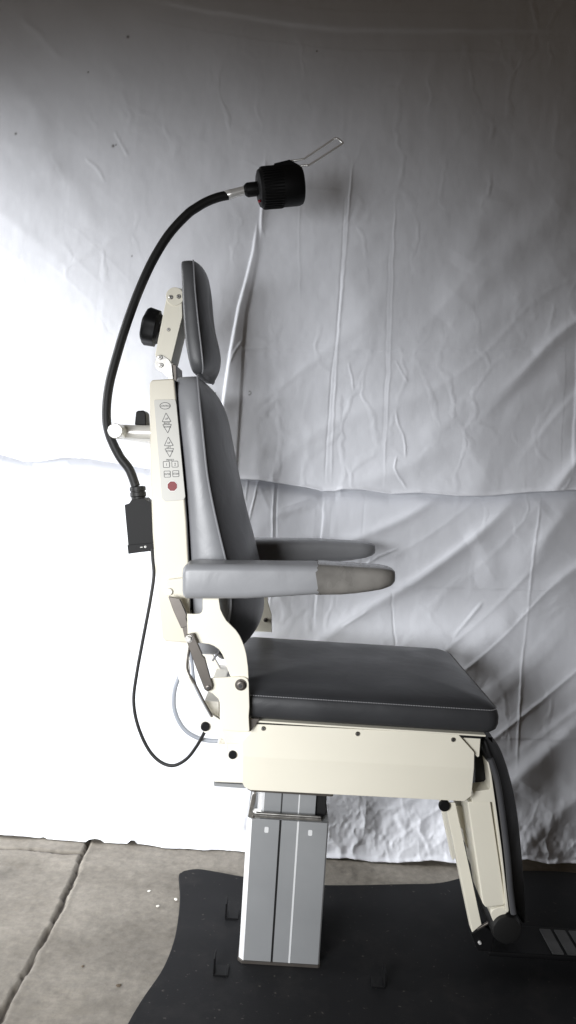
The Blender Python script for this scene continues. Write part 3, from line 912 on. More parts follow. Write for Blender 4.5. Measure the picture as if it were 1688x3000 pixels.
# ---- backrest
def cushion(rows, Yc, name, m, parent, hollow=None, sub=2, top_close=True):
    """rows: (back px, pipe px, front px, half width)"""
    s = MB(); vs = []; fs = []; ms = []; pipe_n = []; pipe_f = []
    vsN = [0.0, .45, .78, .87, .945, .98, 1.0, 1.0, .978, .90, .68, .34, 0.0]
    for ri, (bk, pp, fr, w) in enumerate(rows):
        Yn = Yc - w
        B = Vector(XZ(*bk, Yn)); Pp = Vector(XZ(*pp, Yn)); F = Vector((XZ(*fr, Yc + .02)[0], XZ(*fr, Yc - .6 * w if fr[1] < 1375 else Yc + .02)[1]))
        h = hollow(ri) if hollow else (0, 0)
        half = []
        for v, (wt, u) in zip(vsN, [('B', 0), ('B', 0), ('B', 0), ('B', .0), ('S', .05), ('S', .20), ('S', .50), ('S', .84), ('F', .02), ('F', .21), ('F', .54), ('F', .89), ('F', 1.0)]):
            if wt == 'B': q = B
            elif wt == 'S': q = B.lerp(Pp, u)
            else:
                q = Pp.lerp(F, u)
                dent = h[0] * math.exp(-(v / max(h[1], .01)) ** 2) if h[0] else 0
                q = q + (B - F).normalized() * dent
            half.append((q, v))
        ring = [(q.x, Yc - v * w, q.y) for q, v in half] + [(q.x, Yc + v * w, q.y) for q, v in half[-2:0:-1]]
        n = len(ring); vs += ring
        pipe_n.append(Vector((Pp.x, Yc - w * .978, Pp.y))); pipe_f.append(Vector((Pp.x, Yc + w * .978, Pp.y)))
        if ri:
            for a in range(n):
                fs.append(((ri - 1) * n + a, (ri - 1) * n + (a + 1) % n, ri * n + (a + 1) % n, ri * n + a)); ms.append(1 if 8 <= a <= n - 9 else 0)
    # caps
    for base, flip in ((0, False), ((len(rows) - 1) * n, True)):
        k = n // 2
        for a in range(k - 1):
            i0, i1, i2, i3 = base + a, base + a + 1, base + (n - a - 1) % n, base + (n - a) % n
            f = (i0, i1, i2, i3) if a else (i0, i1, base + n - 1)
            fs.append(f if not flip else f[::-1])
        fs.append((base + k - 1, base + k, base + k + 1))
    s.add(vs, fs)
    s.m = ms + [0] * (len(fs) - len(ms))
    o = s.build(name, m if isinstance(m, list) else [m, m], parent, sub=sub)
    return o, pipe_n, pipe_f

back_rows = [
    ((522, 1103), (574, 1101), (594, 1104), .150),
    ((514, 1104), (578, 1100), (606, 1108), .180),
    ((511, 1130), (579, 1125), (632, 1127), .200),
    ((516, 1183), (584, 1183), (664, 1183), .208),
    ((521, 1240), (590, 1240), (677, 1240), .210),
    ((528, 1290), (595, 1290), (686, 1295), .210),
    ((538, 1390), (606, 1390), (706, 1398), .210),
    ((545, 1480), (622, 1477), (724, 1484), .210),
    ((550, 1563), (641, 1563), (746, 1560), .210),
    ((554, 1648), (661, 1648), (768, 1650), .210),
    ((558, 1730), (674, 1730), (779, 1745), .210),
    ((560, 1790), (674, 1790), (778, 1792), .210),
    ((563, 1850), (662, 1850), (756, 1842), .205),
    ((568, 1905), (642, 1905), (705, 1895), .195),
    ((578, 1935), (622, 1936), (655, 1925), .175),
]
backrest, pn, pf = cushion(back_rows, D, 'backrest', [M_LEATHER, M_LEATHER_FR], chair)  # front faces take the darker tone, shade put into colour
s = MB(); s.tube([p + Vector((.0006, -.0006, 0)) for p in pn[1:]], .0023, 8, 8)
s.build('piping', M_PIPE, backrest)
s = MB(); s.tube([p + Vector((.0006, .0006, 0)) for p in pf[1:]], .0023, 8, 8)
s.build('piping', M_PIPE, backrest)
# dark label sewn near the top of the backrest
bpy.context.view_layer.update()
dg = bpy.context.evaluated_depsgraph_get()
def bvh_of(o):
    ev = o.evaluated_get(dg); me = ev.to_mesh()
    w = WORLD[o.name]
    t = BVHTree.FromPolygons([v.co + w for v in me.vertices], [tuple(p.vertices) for p in me.polygons])
    ev.to_mesh_clear(); return t
bvh = bvh_of(backrest)
cs = [(628, 1151), (644, 1161), (660, 1203), (638, 1183)]
vs = []; ok = True
for i in range(6):
    for j in range(6):
        u, v = i / 5, j / 5
        top = Vector(cs[0]).lerp(Vector(cs[1]), u); btm = Vector(cs[3]).lerp(Vector(cs[2]), u)
        q = top.lerp(btm, v)
        loc, nor, _, _ = bvh.ray_cast(CAM, ray(q.x, q.y).normalized())
        if loc is None: ok = False; break
        vs.append(loc + nor * .0012 if nor.dot(ray(q.x, q.y)) < 0 else loc - nor * .0012)
    if not ok: break
if ok:
    s = MB(); s.add(vs, [(i * 6 + j, (i + 1) * 6 + j, (i + 1) * 6 + j + 1, i * 6 + j + 1) for i in range(5) for j in range(5)])
    s.build('sewn_patch', M_BLACK, backrest, solid=.0008)

# ---- back shell with the control panel
sh = [(438, 1122), (446, 1113), (509, 1109), (511, 1120), (517, 1183), (527, 1287), (538, 1425), (546, 1528), (552, 1648), (556, 1760), (559, 1884), (500, 1881), (484, 1879), (475, 1868), (466, 1770), (456, 1680), (447, 1560), (440, 1356)]
YH0, YH1 = 1.545, 1.955
shell = MB().prism(rpoly(pxpoly(sh, YH0), .006), YH0, YH1).build('back_shell', M_SHELL, chair, bevel=.010, bseg=5)
MB().prism(pxpoly([(509, 1113), (512, 1113), (519.5, 1183), (529.5, 1287), (540.5, 1425), (548.5, 1528), (554.5, 1648), (559.5, 1790), (556, 1790), (552, 1648), (546, 1528), (538, 1425), (527, 1287), (517, 1183)], YH0 + .002), YH0 + .002, YH1 - .002).build('seam_gasket', M_RUBBER, shell)

YP = YH0 - .0022
cpan = MB().prism(rpoly(pxpoly([(451, 1171), (514, 1170), (517, 1185), (543, 1456), (538, 1465), (484, 1469), (475, 1460)], YP), [.004, .003, 0, .005, .006, .006, .005]), YP, YH0 + .0004).build('control_panel', M_PANEL, chair, bevel=.0006, bseg=2)

def text_mb(s, txt, px, py, hpx, Y, wide=1.0):
    cu = bpy.data.curves.new('lettering', 'FONT'); cu.body = txt; cu.size = 1.0; cu.align_x = 'CENTER'; cu.align_y = 'CENTER'
    cu.offset = 0.012
    to = bpy.data.objects.new('lettering', cu); C.objects.link(to)
    bpy.context.view_layer.update()
    me = to.evaluated_get(bpy.context.evaluated_depsgraph_get()).to_mesh()
    k = PX(hpx, Y) / 0.7
    o = P(px, py, Y); ex = (P(px + 10, py, Y) - o).normalized(); ez = (P(px, py - 10, Y) - o).normalized()
    ys = [v.co.y for v in me.vertices]; cy = (min(ys) + max(ys)) / 2
    vs = [o + ex * (v.co.x * k * wide) + ez * ((v.co.y - cy) * k) for v in me.vertices]
    s.add([(v.x, Y, v.z) for v in vs], [tuple(p.vertices) for p in me.polygons])
    to.evaluated_get(bpy.context.evaluated_depsgraph_get()).to_mesh_clear()
    bpy.data.objects.remove(to); bpy.data.curves.remove(cu)

def key(pts, txt, tx, ty, th, r=.0012, wide=.9, name='button', face=1, w=.0011):
    s = MB()
    out = rpoly(pxpoly(pts, YP), r, 3)
    s.mat(1).prism(inset(out, w * .6), YP - .0005, YP + .0002)
    s.mat(0).ring(out, inset(out, w), YP - .0007)
    if txt: text_mb(s.mat(0), txt, tx, ty, th, YP - .0008, wide)
    o = s.build(name, [M_INK, M_KEY], cpan, smooth=False, recalc=False)
    return o
ell = [(484 + 16 * math.cos(a * math.pi / 14), 1189 - 10.3 * math.sin(a * math.pi / 14)) for a in range(28)]
key(ell, 'CONTROL', 484, 1189, 5.0, 0)
key([(486.4, 1208), (502.8, 1236), (474.5, 1236.4)], 'UP', 488, 1227, 6)
key([(475.6, 1243), (503.4, 1242.6), (492, 1270.5)], 'DOWN', 490, 1250.5, 5.5, wide=.8)
key([(493, 1278.5), (509.3, 1306), (480.8, 1306.7)], 'UP', 494.5, 1297.5, 6)
key([(482, 1314), (510, 1313.4), (498, 1341)], 'DOWN', 496.5, 1321.5, 5.5, wide=.8)
key([(477.5, 1351.5), (497, 1351), (498, 1370), (478.5, 1370.5)], '1', 488, 1361, 8, .002)
key([(502.8, 1350.5), (522, 1350), (523, 1369), (503.5, 1369.5)], '2', 513, 1360, 8, .002)
key([(480, 1379.5), (499.5, 1379), (500.5, 1398.5), (481, 1399)], 'ENTER', 490.2, 1389, 6, .002, .62)
key([(505, 1378.5), (524.5, 1378), (525.5, 1397), (506, 1397.5)], 'RETURN', 515.2, 1388, 6, .002, .55)
s = MB()
oc = [(505.2 + 16.5 * math.cos(math.radians(22.5 + 45 * k)), 1424.2 - 16.5 * math.sin(math.radians(22.5 + 45 * k))) for k in range(8)]
o2 = [(505.2 + 14.8 * math.cos(math.radians(22.5 + 45 * k)), 1424.2 - 14.8 * math.sin(math.radians(22.5 + 45 * k))) for k in range(8)]
s.mat(1).prism(pxpoly(oc, YP), YP - .0005, YP + .0002); s.mat(0).prism(pxpoly(o2, YP), YP - .0010, YP + .0002)
rb = s.build('button', [M_RED, M_WHITEINK], cpan, smooth=False)
rb['label'] = 'red octagonal stop button with a white outline'
for txt, tx, ty in (('BACK', 489, 1239.5), ('LIFT', 495, 1310.2), ('PRESET', 498.5, 1347.5)):
    s = MB(); text_mb(s, txt, tx, ty, 5.0, YP - .0005)
    s.build('lettering', M_INK, cpan, smooth=False, recalc=False)

# ---- headrest
head_rows = [
    ((535, 764), (560, 763), (590, 768), .095),
    ((530, 763), (565, 762), (600, 767), .106),
    ((528, 768), (566, 767), (606, 771), .116),
    ((528, 782), (567, 781), (614, 784), .123),
    ((529, 805), (568, 804), (623, 805), .128),
    ((530, 838), (570, 838), (634, 838), .130),
    ((531, 872), (573, 872), (640, 872), .130),
    ((534, 924), (578, 924), (647, 924), .130),
    ((537, 969), (583, 969), (654, 969), .130),
    ((543, 1020), (589, 1020), (655, 1020), .130),
    ((551, 1058), (593, 1060), (650, 1058), .128),
    ((558, 1080), (594, 1084), (641, 1080), .120),
    ((564, 1090), (592, 1094), (627, 1091), .108),
    ((570, 1094), (588, 1098), (614, 1095), .092),
]
def hol(ri):
    a = {4: .004, 5: .012, 6: .021, 7: .024, 8: .016, 9: .003}.get(ri, 0)
    return (a, .42)
headrest, pn, pf = cushion(head_rows, D, 'headrest', [M_LEATHER_HD, M_LEATHER_DK], chair, hollow=hol)  # front faces darkened by colour to hold their shade
MB().tube([p + Vector((.0004, -.0004, 0)) for p in pn[1:-1]], .0017, 8, 8).build('piping', M_LEATHER, headrest)
MB().tube([p + Vector((.0004, .0004, 0)) for p in pf[1:-1]], .0017, 8, 8).build('piping', M_LEATHER, headrest)
# head support bar
YB0, YB1 = 1.70, 1.80
hb = MB().prism(rpoly(pxpoly([(489, 866), (494, 850), (514, 842), (532, 845), (534, 928), (501, 1062), (453, 1047)], YB0), [.006, .01, .01, 0, .004, .004, .01]), YB0, YB1).build('headrest_bar', M_CREAM, chair, bevel=.0012)
s = MB()
c = P(513, 869, YB0)
s.lathe((c.x, YB0, c.z), (c.x, YB0 - 1, c.z), [(0, PX(26, YB0)), (.0022, PX(26, YB0)), (.003, PX(25, YB0))], 40)
cap = s.build('pivot_cap', M_CREAM, hb)
screw(hb, 501, 871, YB0 - .003, PX(6.5, YB0)); screw(hb, 524, 869, YB0 - .003, PX(6.5, YB0)); screw(hb, 494, 966, YB0, PX(5.5, YB0))
s = MB().prism(rpoly(pxpoly([(453, 1062), (458, 1043), (476, 1040), (494, 1052), (503, 1066), (508, 1112), (494, 1112), (487, 1094), (468, 1088), (456, 1078)], YB0 - .003), .006), YB0 - .003, YB0)
clamp = s.build('headrest_clamp', M_STEEL, chair, bevel=.0008)
screw(clamp, 470, 1047, YB0 - .003, PX(7, YB0)); screw(clamp, 472.5, 1070.5, YB0 - .003, PX(7, YB0))
copy_part(clamp, chair, YB1 - YB0 + .003)
MB().prism(pxpoly([(500, 1065), (516, 1070), (518, 1120), (503, 1120)], YB0 + .002), YB0 + .002, YB1 - .002).build('headrest_post', M_DARKSTEEL, chair, bevel=.001)
MB().prism(pxpoly([(528, 855), (536, 855), (538, 900), (530, 900)], YB0 + .01), YB0 + .01, YB1 - .01).build('headrest_hinge', M_STEEL, chair)
# head knob
a = P(478, 968, D); bq = P(412, 951, D)
lob = lambda th, t: 1 + 0.05 * math.cos(6 * th)
s = MB().lathe(a, bq, [(0, .010), (.006, .010), (.006, .030), (.012, .034), (.013, .039), (.036, .041), (.042, .037), (.045, .030)], 48, lobes=lob)
s.build('clamp_knob', M_BLACK, chair)

# ---- push handle at the back
YA, YZ = 1.585, 1.925
s = MB()
ha = P(337, 1262, 1.555)
r = PX(22, 1.555)
s.cyl((ha.x, 1.555, ha.z), (ha.x, 1.955, ha.z), r, 32, .002)
for y in (1.61, 1.90):
    s.cyl((ha.x, y, ha.z + .001), (P(450, 1262, 1.545).x, y, ha.z + .003), r * .98, 28)
hnd = s.build('push_handle', M_TUBE, chair)
kp = P(411, 1222, 1.66)
MB().prism(rpoly(pxpoly([(394, 1245), (398, 1207), (404, 1203), (420, 1202), (427, 1210), (429, 1248)], 1.62), .004), 1.62, 1.665).build('lock_knob', M_BLACK, chair, bevel=.004)

# ---- armrests
YA0, YA1 = 1.45, 1.54
TOP = [(533, 1668), (541, 1657), (560, 1653), (939, 1657), (1044, 1664), (1120, 1669), (1152, 1675), (1164, 1682)]
BOTM = [(533, 1748), (545, 1757), (751, 1757), (807, 1752), (870, 1748), (934, 1744), (1005, 1743), (1066, 1737), (1120, 1728), (1150, 1719), (1164, 1708)]
def ipx(t, x): return float(np.interp(x, [a for a, _ in t], [b_ for _, b_ in t]))
def arm_loft(stations, grow, jag=0.0):
    s = MB(); vs = []; fs = []; n = 0
    for k, px in enumerate(stations):
        Tq = Vector(XZ(px, ipx(TOP, px) - grow / .00065, YA0)); Bq = Vector(XZ(px, ipx(BOTM, px) + grow / .00065, YA0))
        H = (Tq - Bq).length
        e = max(0.0, (px - 1112) / 52.0)                       # the front end curves in
        bk = max(0.0, (547 - px) / 14.0)
        ins = .030 * (1 - math.sqrt(max(0, 1 - min(e, 1) ** 2))) + .008 * (1 - math.sqrt(max(0, 1 - min(bk, 1) ** 2)))
        y0, y1 = YA0 - grow + ins, YA1 + grow - ins * .6
        r = min(.0145, H * .42, (y1 - y0) * .45)
        ring = [(y, t) for y, t in rrect(y0, y1, 0, H, r, 5)]
        n = len(ring)
        for y, t in ring:
            q = Bq.lerp(Tq, t / H)
            vs.append((q.x + (random.uniform(-jag, jag) if k == 0 else 0), y, q.y))
        if k:
            for a in range(n):
                fs.append(((k - 1) * n + a, (k - 1) * n + (a + 1) % n, k * n + (a + 1) % n, k * n + a))
    fs.append(tuple(range(n - 1, -1, -1))); fs.append(tuple(range((len(stations) - 1) * n, len(stations) * n)))
    s.add(vs, fs); return s
st = [533, 535, 538, 542, 547, 556, 580, 640, 720, 800, 870, 934, 1000, 1060, 1100, 1112, 1122, 1132, 1141, 1149, 1155, 1160, 1163]
arm = arm_loft(st, 0).build('armrest', M_LEATHER, chair, angle=50)
wrap = arm_loft([934 + random.uniform(-1, 1)] + [942, 960, 1000, 1040, 1080] + st[14:], .0013, .006).build('plastic_film', M_WRAP, arm, angle=50)
arm2 = copy_part(arm, chair, 2.05 - 1.54, dx=.018, kids=False)
# arm mounting tab at the back
MB().prism(rpoly(pxpoly([(487, 1705), (494, 1698), (560, 1690), (560, 1752), (496, 1751), (487, 1742)], 1.535), .004), 1.535, 1.5445).build('armrest_hinge', M_SHELL, chair, bevel=.001)
bolt(chair, 496, 1733, 1.535, PX(11, 1.535), M_WHITE, h=.006, hole=False)

# ---- curved arm bracket, lower bracket and linkage
YK = 1.486
sb = [(594, 1745), (641, 1745), (642, 1760), (646, 1785), (654, 1803), (663, 1818), (678, 1833), (691, 1846), (702, 1862), (710, 1879), (717, 1898), (722, 1918), (727, 1956), (729, 1995), (683, 1995), (674, 1978), (663, 1951), (659, 1934), (652, 1918), (641, 1902), (628, 1893), (612, 1887), (586, 1884), (556, 1884), (550, 1870), (548, 1798), (570, 1799), (586, 1798), (592, 1793), (594, 1784)]
MB().prism(pxpoly(sb, YK), YK, YK + .005).build('armrest_bracket', M_CREAM, chair, bevel=.0012, bseg=2, angle=30)
lb = [(612, 1990), (623, 1986), (700, 1983), (716, 1984), (726, 1990), (729, 2000), (731, 2073), (729, 2100), (731, 2140), (728, 2145), (690, 2143), (648, 2139), (645, 2110), (643.6, 2060), (640, 2048), (622, 2031), (610, 2026)]
lbo = MB().prism(pxpoly(lb, YK - .006), YK - .006, YK - .0005).build('hinge_bracket', M_CREAM, chair, bevel=.0014, bseg=2, angle=30)
bolt(lbo, 706, 2006, YK - .006, PX(14, YK), M_DARKSTEEL, True, h=.006, name='hinge_nut')
MB().prism(pxpoly([(726, 2106), (760, 2106), (745, 2130), (735, 2142), (728, 2142)], 1.494), 1.494, 1.498).build('corner_bracket', M_DARKSTEEL, chair)
# far side bracket
fb = MB().prism(pxpoly([(745, 1850), (765, 1765), (766, 1700), (782, 1700), (786, 1765), (796, 1800), (797, 1852)], 2.012), 2.012, 2.017).build('armrest_bracket', M_CREAM, chair, bevel=.001)
bolt(fb, 778, 1816, 2.012, PX(6, 2.0), M_DARKSTEEL, name='bolt')
# folding link
YL = 1.506
lk = MB().prism(pxpoly([(493, 1748), (526, 1754), (546, 1800), (545, 1812), (553, 1834), (531, 1841), (508, 1790)], YL), YL, YL + .010).build('folding_link', M_DARKSTEEL, chair, bevel=.001)
MB().prism(pxpoly([(534, 1838), (553, 1832), (566, 1860), (541, 1868)], YL + .002), YL + .002, YL + .009).build('link_joint', M_DARKSTEEL, lk, bevel=.0006)
YL2 = YK - .016
lk2 = MB().prism(rpoly(pxpoly([(541, 1862), (565, 1856), (590, 1912), (593, 1922), (600, 1928), (622, 2008), (620, 2020), (609, 2027), (599, 2020), (570, 1945)], YL2), .002), YL2, YL2 + .009).build('folding_link', M_DARKSTEEL, chair, bevel=.001)
bolt(lk2, 554, 1871, YL2, PX(9, YL2), M_STEEL, True, h=.004, hole=False)
bolt(lk2, 610, 2015, YL2, PX(8, YL2), M_DARKSTEEL, h=.002)

# ---- rear hinge arms
YR = 1.56
ra = [(528, 1860), (560, 1860), (560, 1915), (553, 1940), (556, 1985), (585, 2040), (610, 2085), (640, 2105), (660, 2120), (662, 2166), (640, 2163), (600, 2148), (588, 2136), (580, 2100), (560, 2065), (540, 2025), (523, 1990), (519, 1963), (524, 1920)]
rh = MB().prism(rpoly(pxpoly(ra, YR), .004), YR, YR + .012).build('hinge_arm', M_WHITE, chair, bevel=.002)
bolt(rh, 602, 2127, YR, PX(13.5, YR), M_BLACK, h=.008, hole=False)
rh2 = copy_part(rh, chair, .30, dx=.004)
MB().prism(pxpoly([(598, 2052), (642, 2056), (642, 2110), (620, 2102)], 1.60), 1.60, 1.90).build('back_motor_mount', M_WHITE, chair, bevel=.002)
# cables between shell and hinge
cb = lambda pts, Y, r, name, m, par: MB().tube([P(x, y, Y) for x, y in pts], r, 10, 8).build(name, m, par)
cb([(556, 1890), (549, 1940), (552, 1968), (575, 2010), (600, 2060), (622, 2100)], 1.535, .0022, 'control_cable', M_DARKSTEEL, chair)
cb([(556, 1905), (563, 1945), (567, 1985), (574, 2012), (590, 2045), (620, 2098)], 1.540, .0032, 'control_cable', M_HOSE, chair)
cb([(535, 1960), (523, 1988), (512, 2022), (510, 2068), (521, 2106), (543, 2139), (576, 2160), (615, 2170), (665, 2171)], 1.62, PX(6.3, 1.62), 'grey_hose', M_HOSE, chair)
# rear end of the seat frame
YF = 1.53
MB().prism(rpoly(pxpoly([(648, 2136), (735, 2140), (735, 2182), (660, 2180)], YF), .003), YF, YF + .44).build('frame_crossbar', M_CREAM, chair, bevel=.003)
s = MB().prism(pxpoly([(660, 2172), (667, 2176), (667, 2205), (664, 2214), (659, 2214)], YF + .008), YF + .008, YF + .02)
s.build('bracket_tab', M_WHITE, chair)
mb_ = MB().prism(rpoly(pxpoly([(668, 2172), (720, 2174), (720, 2230), (668, 2226)], YF + .004), .002), YF + .004, YF + .43).build('lift_mount', M_WHITE, chair, bevel=.001)
bolt(mb_, 682, 2210, YF + .004, PX(12.5, YF), M_BLACK, h=.006, hole=False)
MB().prism(rpoly(pxpoly([(636, 2180), (720, 2184), (720, 2296), (626, 2292), (628, 2276)], YF + .03), .004), YF + .03, YF + .40).build('actuator_housing', M_WHITE, chair, bevel=.003)
MB().prism(pxpoly([(626, 2294), (720, 2299), (720, 2310), (628, 2303)], YF + .03), YF + .03, YF + .40).build('housing_base', M_ALU, chair)

# ---- leg rest
YG0, YG1 = 1.53, 1.97
leg_rows = [
    ((1404, 2158), (1420, 2154), (1436, 2150), .200),
    ((1408, 2166), (1426, 2162), (1446, 2160), .215),
    ((1416, 2195), (1438, 2195), (1462, 2200), .220),
    ((1430, 2232), (1452, 2232), (1476, 2248), .220),
    ((1446, 2289), (1467, 2289), (1488, 2298), .220),
    ((1457, 2345), (1478, 2345), (1496, 2350), .220),
    ((1465, 2400), (1486, 2400), (1502, 2405), .220),
    ((1479, 2518), (1500, 2518), (1512, 2520), .220),
    ((1487, 2600), (1508, 2600), (1516, 2600), .220),
    ((1493, 2650), (1512, 2650), (1516, 2650), .215),
    ((1499, 2676), (1511, 2676), (1512, 2676), .205),
]
legc, pn, pf = cushion(leg_rows, D, 'leg_cushion', M_LEATHER_BK, chair)
MB().tube([P(x, y, 1.531) for x, y in [(1436, 2222), (1450, 2262), (1461, 2310), (1474, 2400), (1488, 2518), (1495, 2600), (1501, 2650), (1505, 2676)]], .0062, 14, 8).build('lit_edge_band', M_LEATHER_FR, legc)  # added tube paints the lit rounded edge as a grey band
MB().prism(pxpoly([(1394, 2160), (1442, 2160), (1452, 2310), (1392, 2316)], 1.58), 1.58, 1.93).build('knee_flap', M_RUBBER, chair)
lf = [(1428, 2232), (1432, 2232), (1440, 2268), (1446, 2310), (1456, 2380), (1470, 2484), (1483, 2600), (1491, 2668), (1488, 2674), (1482, 2670), (1480, 2640), (1473, 2560), (1462, 2484), (1444, 2350), (1384, 2351), (1386, 2320), (1434, 2313), (1438, 2306), (1434, 2268)]
lfo = MB().prism(pxpoly(lf, YG0 + .008), YG0 + .008, YG0 + .05).build('legrest_plate', M_CREAM, chair, bevel=.001, bseg=2)
MB().prism(rpoly(pxpoly([(1370, 2350), (1437, 2346), (1481, 2646), (1476, 2653), (1424, 2659), (1415, 2648)], YG0 + .012), [0, 0, .004, .004, .004, .006]), YG0 + .012, YG0 + .10).build('legrest_channel', M_CREAM, chair, bevel=.0025)
# link bar: an L channel seen with its shaded flange
lbq = MB().prism(pxpoly([(1306, 2352), (1334, 2352), (1411, 2709), (1385, 2731)], YG0 + .03), YG0 + .03, YG0 + .033)
lbq.prism(pxpoly([(1304, 2352), (1308, 2352), (1387, 2731), (1383, 2731)], YG0 + .0332), YG0 + .0332, YG0 + .06)
lnk = lbq.build('legrest_link', M_CREAM, chair, bevel=.0006, bseg=1)
bolt(lnk, 1301, 2358, YG0 + .03, PX(17, 1.56), M_BLACK, h=.008, hole=False)
MB().prism(pxpoly([(1336, 2360), (1376, 2362), (1384, 2440), (1392, 2530), (1380, 2536), (1372, 2490), (1362, 2470), (1356, 2430), (1344, 2420)], YG0 + .10), YG0 + .10, YG0 + .13).build('legrest_bracket', M_CREAM, chair, bevel=.001)
# link on the far side
copy_part(lnk, chair, .30, dx=.022)
# foot end
s = MB().prism(splinepoly(pxpoly([(1442, 2668), (1478, 2655), (1486, 2672), (1466, 2690), (1452, 2706), (1442, 2690)], YG0 + .02), 4), YG0 + .02, YG0 + .09)
s.build('foot_hinge', M_CREAM, chair, bevel=.001)
c = P(1487, 2728, YG0 + .01); r = PX(46, 1.54)
MB().lathe((c.x, YG0 + .01, c.z), (c.x, 3, c.z), [(0, r * .6), (.002, r * .9), (.012, r), (.40, r), (.418, r * .9), (.42, r * .6)], 40).build('foot_roller', M_RUBBER, chair)
cb([(1398, 2722), (1440, 2698), (1460, 2690)], YG0 + .05, .003, 'foot_rod', M_DARKSTEEL, chair)
s = MB().prism(pxpoly([(1380, 2735), (1420, 2715), (1450, 2735), (1440, 2790), (1400, 2785)], YG0 + .05), YG0 + .05, YG0 + .07)
fp = s.build('foot_pivot', M_BLACK, chair, bevel=.002)
bolt(fp, 1405, 2760, YG0 + .05, PX(5, 1.58), M_CHROME, h=.005, hole=False)
# footrest with ribbed treads
zfr = FL(1650, 2775, .0).z + .055
f0 = FL(1602, 2796, zfr); f1 = FL(1628, 2738, zfr)
xf = f0.x
s = MB().box(P(1480, 2740, 1.55).x, xf + .30, f0.y + .0, f0.y + .11, zfr - .014, zfr - .002)
foot = s.build('footrest', M_BLACK, chair, bevel=.004)
for k in range(7):
    a = xf + .014 + k * .0345
    MB().box(a, a + .026, f0.y + .004, f0.y + .095, zfr - .002, zfr + .002).build('tread', M_RIB, foot, bevel=.001)

# ================================================================== THE LAMP on the chair back
YLA = 1.70
lb0 = P(405, 1540, YLA)
lamp = empty('examination_lamp', (lb0.x, YLA, lb0.z), 'black gooseneck examination lamp with wire handle arching over the headrest', 'lamp')
goose = [(668, 572), (640, 578), (606, 591), (575, 609), (547, 630), (495, 687), (448, 763), (408, 850), (373, 944), (344, 1037), (320, 1130), (312, 1211), (320, 1270), (349, 1334), (379, 1375), (398, 1425)]
n = len(goose)
gp = [P(x, y, YLA + .05 * (1 - i / (n - 1)) ** 1.0) for i, (x, y) in enumerate(goose)]
MB().tube(gp, PX(13.2, 1.72), 16, 8).build('gooseneck', M_RUBBER, lamp)
YT = YLA + .05
s = MB()
a, bq = P(660, 573, YT), P(717, 558, YT)
L = (bq - a).length
s.lathe(a, bq, [(0, .0096), (.001, .0104), (L * .34, .0104), (L * .345, .0098), (L * .36, .0098), (L * .365, .0100), (L, .0096)], 24)
s.build('chrome_sleeve', M_CHROME, lamp)
# lamp head, turned a little away from the viewer
A = P(754, 553, YT); B = P(890, 533, YT)
ax = (B - A).normalized(); ax = (ax + Vector((0, .16, 0))).normalized()
nk0 = P(714, 558, YT)
s = MB().tube([nk0, nk0.lerp(A, .15), nk0.lerp(A, .3), A, A + ax * .01], .0155, 24, 1, smooth=False, rf=lambda t: .55 if t < .1 else (.85 if t < .3 else 1.0))
neck = s.build('lamp_neck', M_BLACK, lamp, bevel=.002)
R = PX(56.5, YT)
E = A + ax
prof = [(0, R * .42), (.001, R * .70), (.004, R * .88), (.010, R * .97), (.048, R * .98), (.050, R * 1.0), (.088, R * 1.0), (.094, R * .985), (.100, R * .93), (.102, R * .86), (.100, R * .82), (.094, R * .78)]
hd = MB().lathe(A, E, prof, 64).build('lamp_head', M_BLACK, lamp, angle=30)
# cooling ribs round the back half
s = MB()
u = ax.orthogonal().normalized(); w = ax.cross(u)
for k in range(40):
    th = 2 * math.pi * k / 40
    rd = u * math.cos(th) + w * math.sin(th)
    s.tube([A + ax * .010 + rd * R * .965, A + ax * .014 + rd * R * 1.0, A + ax * .052 + rd * R * 1.01, A + ax * .055 + rd * R * .99], .0013, 6, 1, smooth=False)
s.build('cooling_ribs', M_BLACK, hd)
s = MB().lathe(A + ax * .093, E, [(0, R * .77), (.0008, R * .77)], 48)
s.build('lens', mat('lamp_lens', (.5, .5, .48), .1, coat=.5), hd)
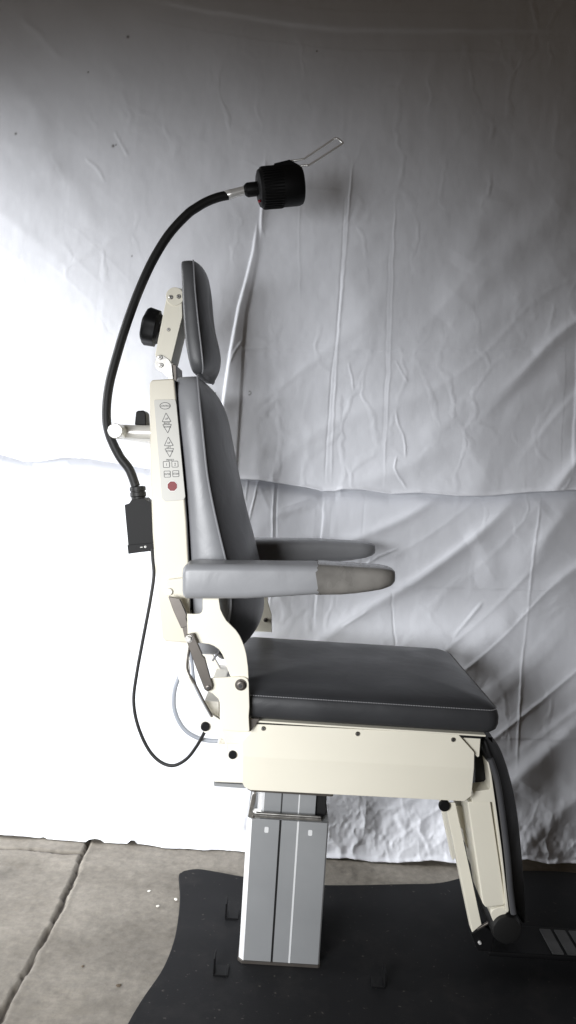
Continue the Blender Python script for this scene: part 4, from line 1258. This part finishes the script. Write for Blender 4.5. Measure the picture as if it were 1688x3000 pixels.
# clip block for the wire handle
s = MB().prism(rpoly(pxpoly([(801, 486), (804, 478), (848, 467), (876, 482), (884, 500), (850, 500), (805, 500)], YT - .012), .002), YT - .012, YT + .03)
s.build('handle_clip', M_BLACK, hd, bevel=.0015)
wp = [P(848, 472.5, YT + .004), P(886, 467, YT), P(900, 460, YT), P(970, 413, YT - .002), P(980, 406, YT - .003), P(990, 407, YT - .004), P(1002, 417, YT - .008), P(997, 425, YT - .010), P(912, 480, YT - .012), P(900, 484, YT - .012), P(868, 488, YT - .008)]
MB().tube(wp, PX(3.1, YT), 10, 5).build('wire_handle', M_CHROME, hd)
p = P(757, 590, YT - .012)
MB().lathe(p + Vector((.004, .004, .003)), p - Vector((.4, .2, .3)), [(0, .003), (.004, .003), (.005, .002)], 16).build('switch_button', M_REDNUB, hd)
# switch box at the bottom of the neck
s = MB()
q0 = P(403, 1424, YLA); q1 = P(407, 1472, YLA)
s.lathe(q0, q1, [(0, .012), (.002, .0175), (.010, .0178), (.011, .0155), (.013, .0155), (.014, .0175), (.022, .0178), (.024, .0155), (.040, .0155)], 32)
s.build('cable_gland', M_RUBBER, lamp)
YX = YLA - .03
bx = MB().prism(rpoly(pxpoly([(365, 1479), (378, 1475), (386, 1464), (422, 1459), (430, 1468), (441, 1469), (449, 1614), (377, 1622), (376, 1600)], YX), [.002, .006, .006, .006, .006, .002, .001, .001, 0]), YX, YX + .06).build('switch_box', M_BLACK, lamp, bevel=.002)
s = MB().prism(pxpoly([(373, 1597), (449, 1590), (450, 1613), (376, 1623)], YX - .0015), YX - .0015, YX + .0615)
sbx = s.build('box_cover', M_BLACK, bx, bevel=.001)
s = MB()
s.prism(pxpoly([(411, 1602.5), (418, 1601.8), (418, 1603.8), (411, 1604.5)], YX - .0018), YX - .0021, YX - .0014)
o1 = [(425.5 + 3.2 * math.cos(a * .5236), 1602 + 3.2 * math.sin(a * .5236)) for a in range(12)]
o0 = [(425.5 + 1.6 * math.cos(a * .5236), 1602 + 1.6 * math.sin(a * .5236)) for a in range(12)]
s.ring(pxpoly(o1, YX - .002), pxpoly(o0, YX - .002), YX - .002)
s.build('switch_marks', M_WHITEINK, bx, smooth=False, recalc=False)
# power cord looping down to the hinge
cord = [(446, 1608), (448, 1640), (451, 1687), (440, 1763), (419, 1874), (402, 1967), (392, 2048), (402, 2118), (431, 2188), (466, 2229), (507, 2243), (547, 2223), (577, 2185), (597, 2150), (606, 2130)]
n = len(cord)
MB().tube([P(x, y, 1.66 - .06 * i / (n - 1)) for i, (x, y) in enumerate(cord)], PX(5.0, 1.64), 10, 8).build('power_cord', M_RUBBER, lamp)
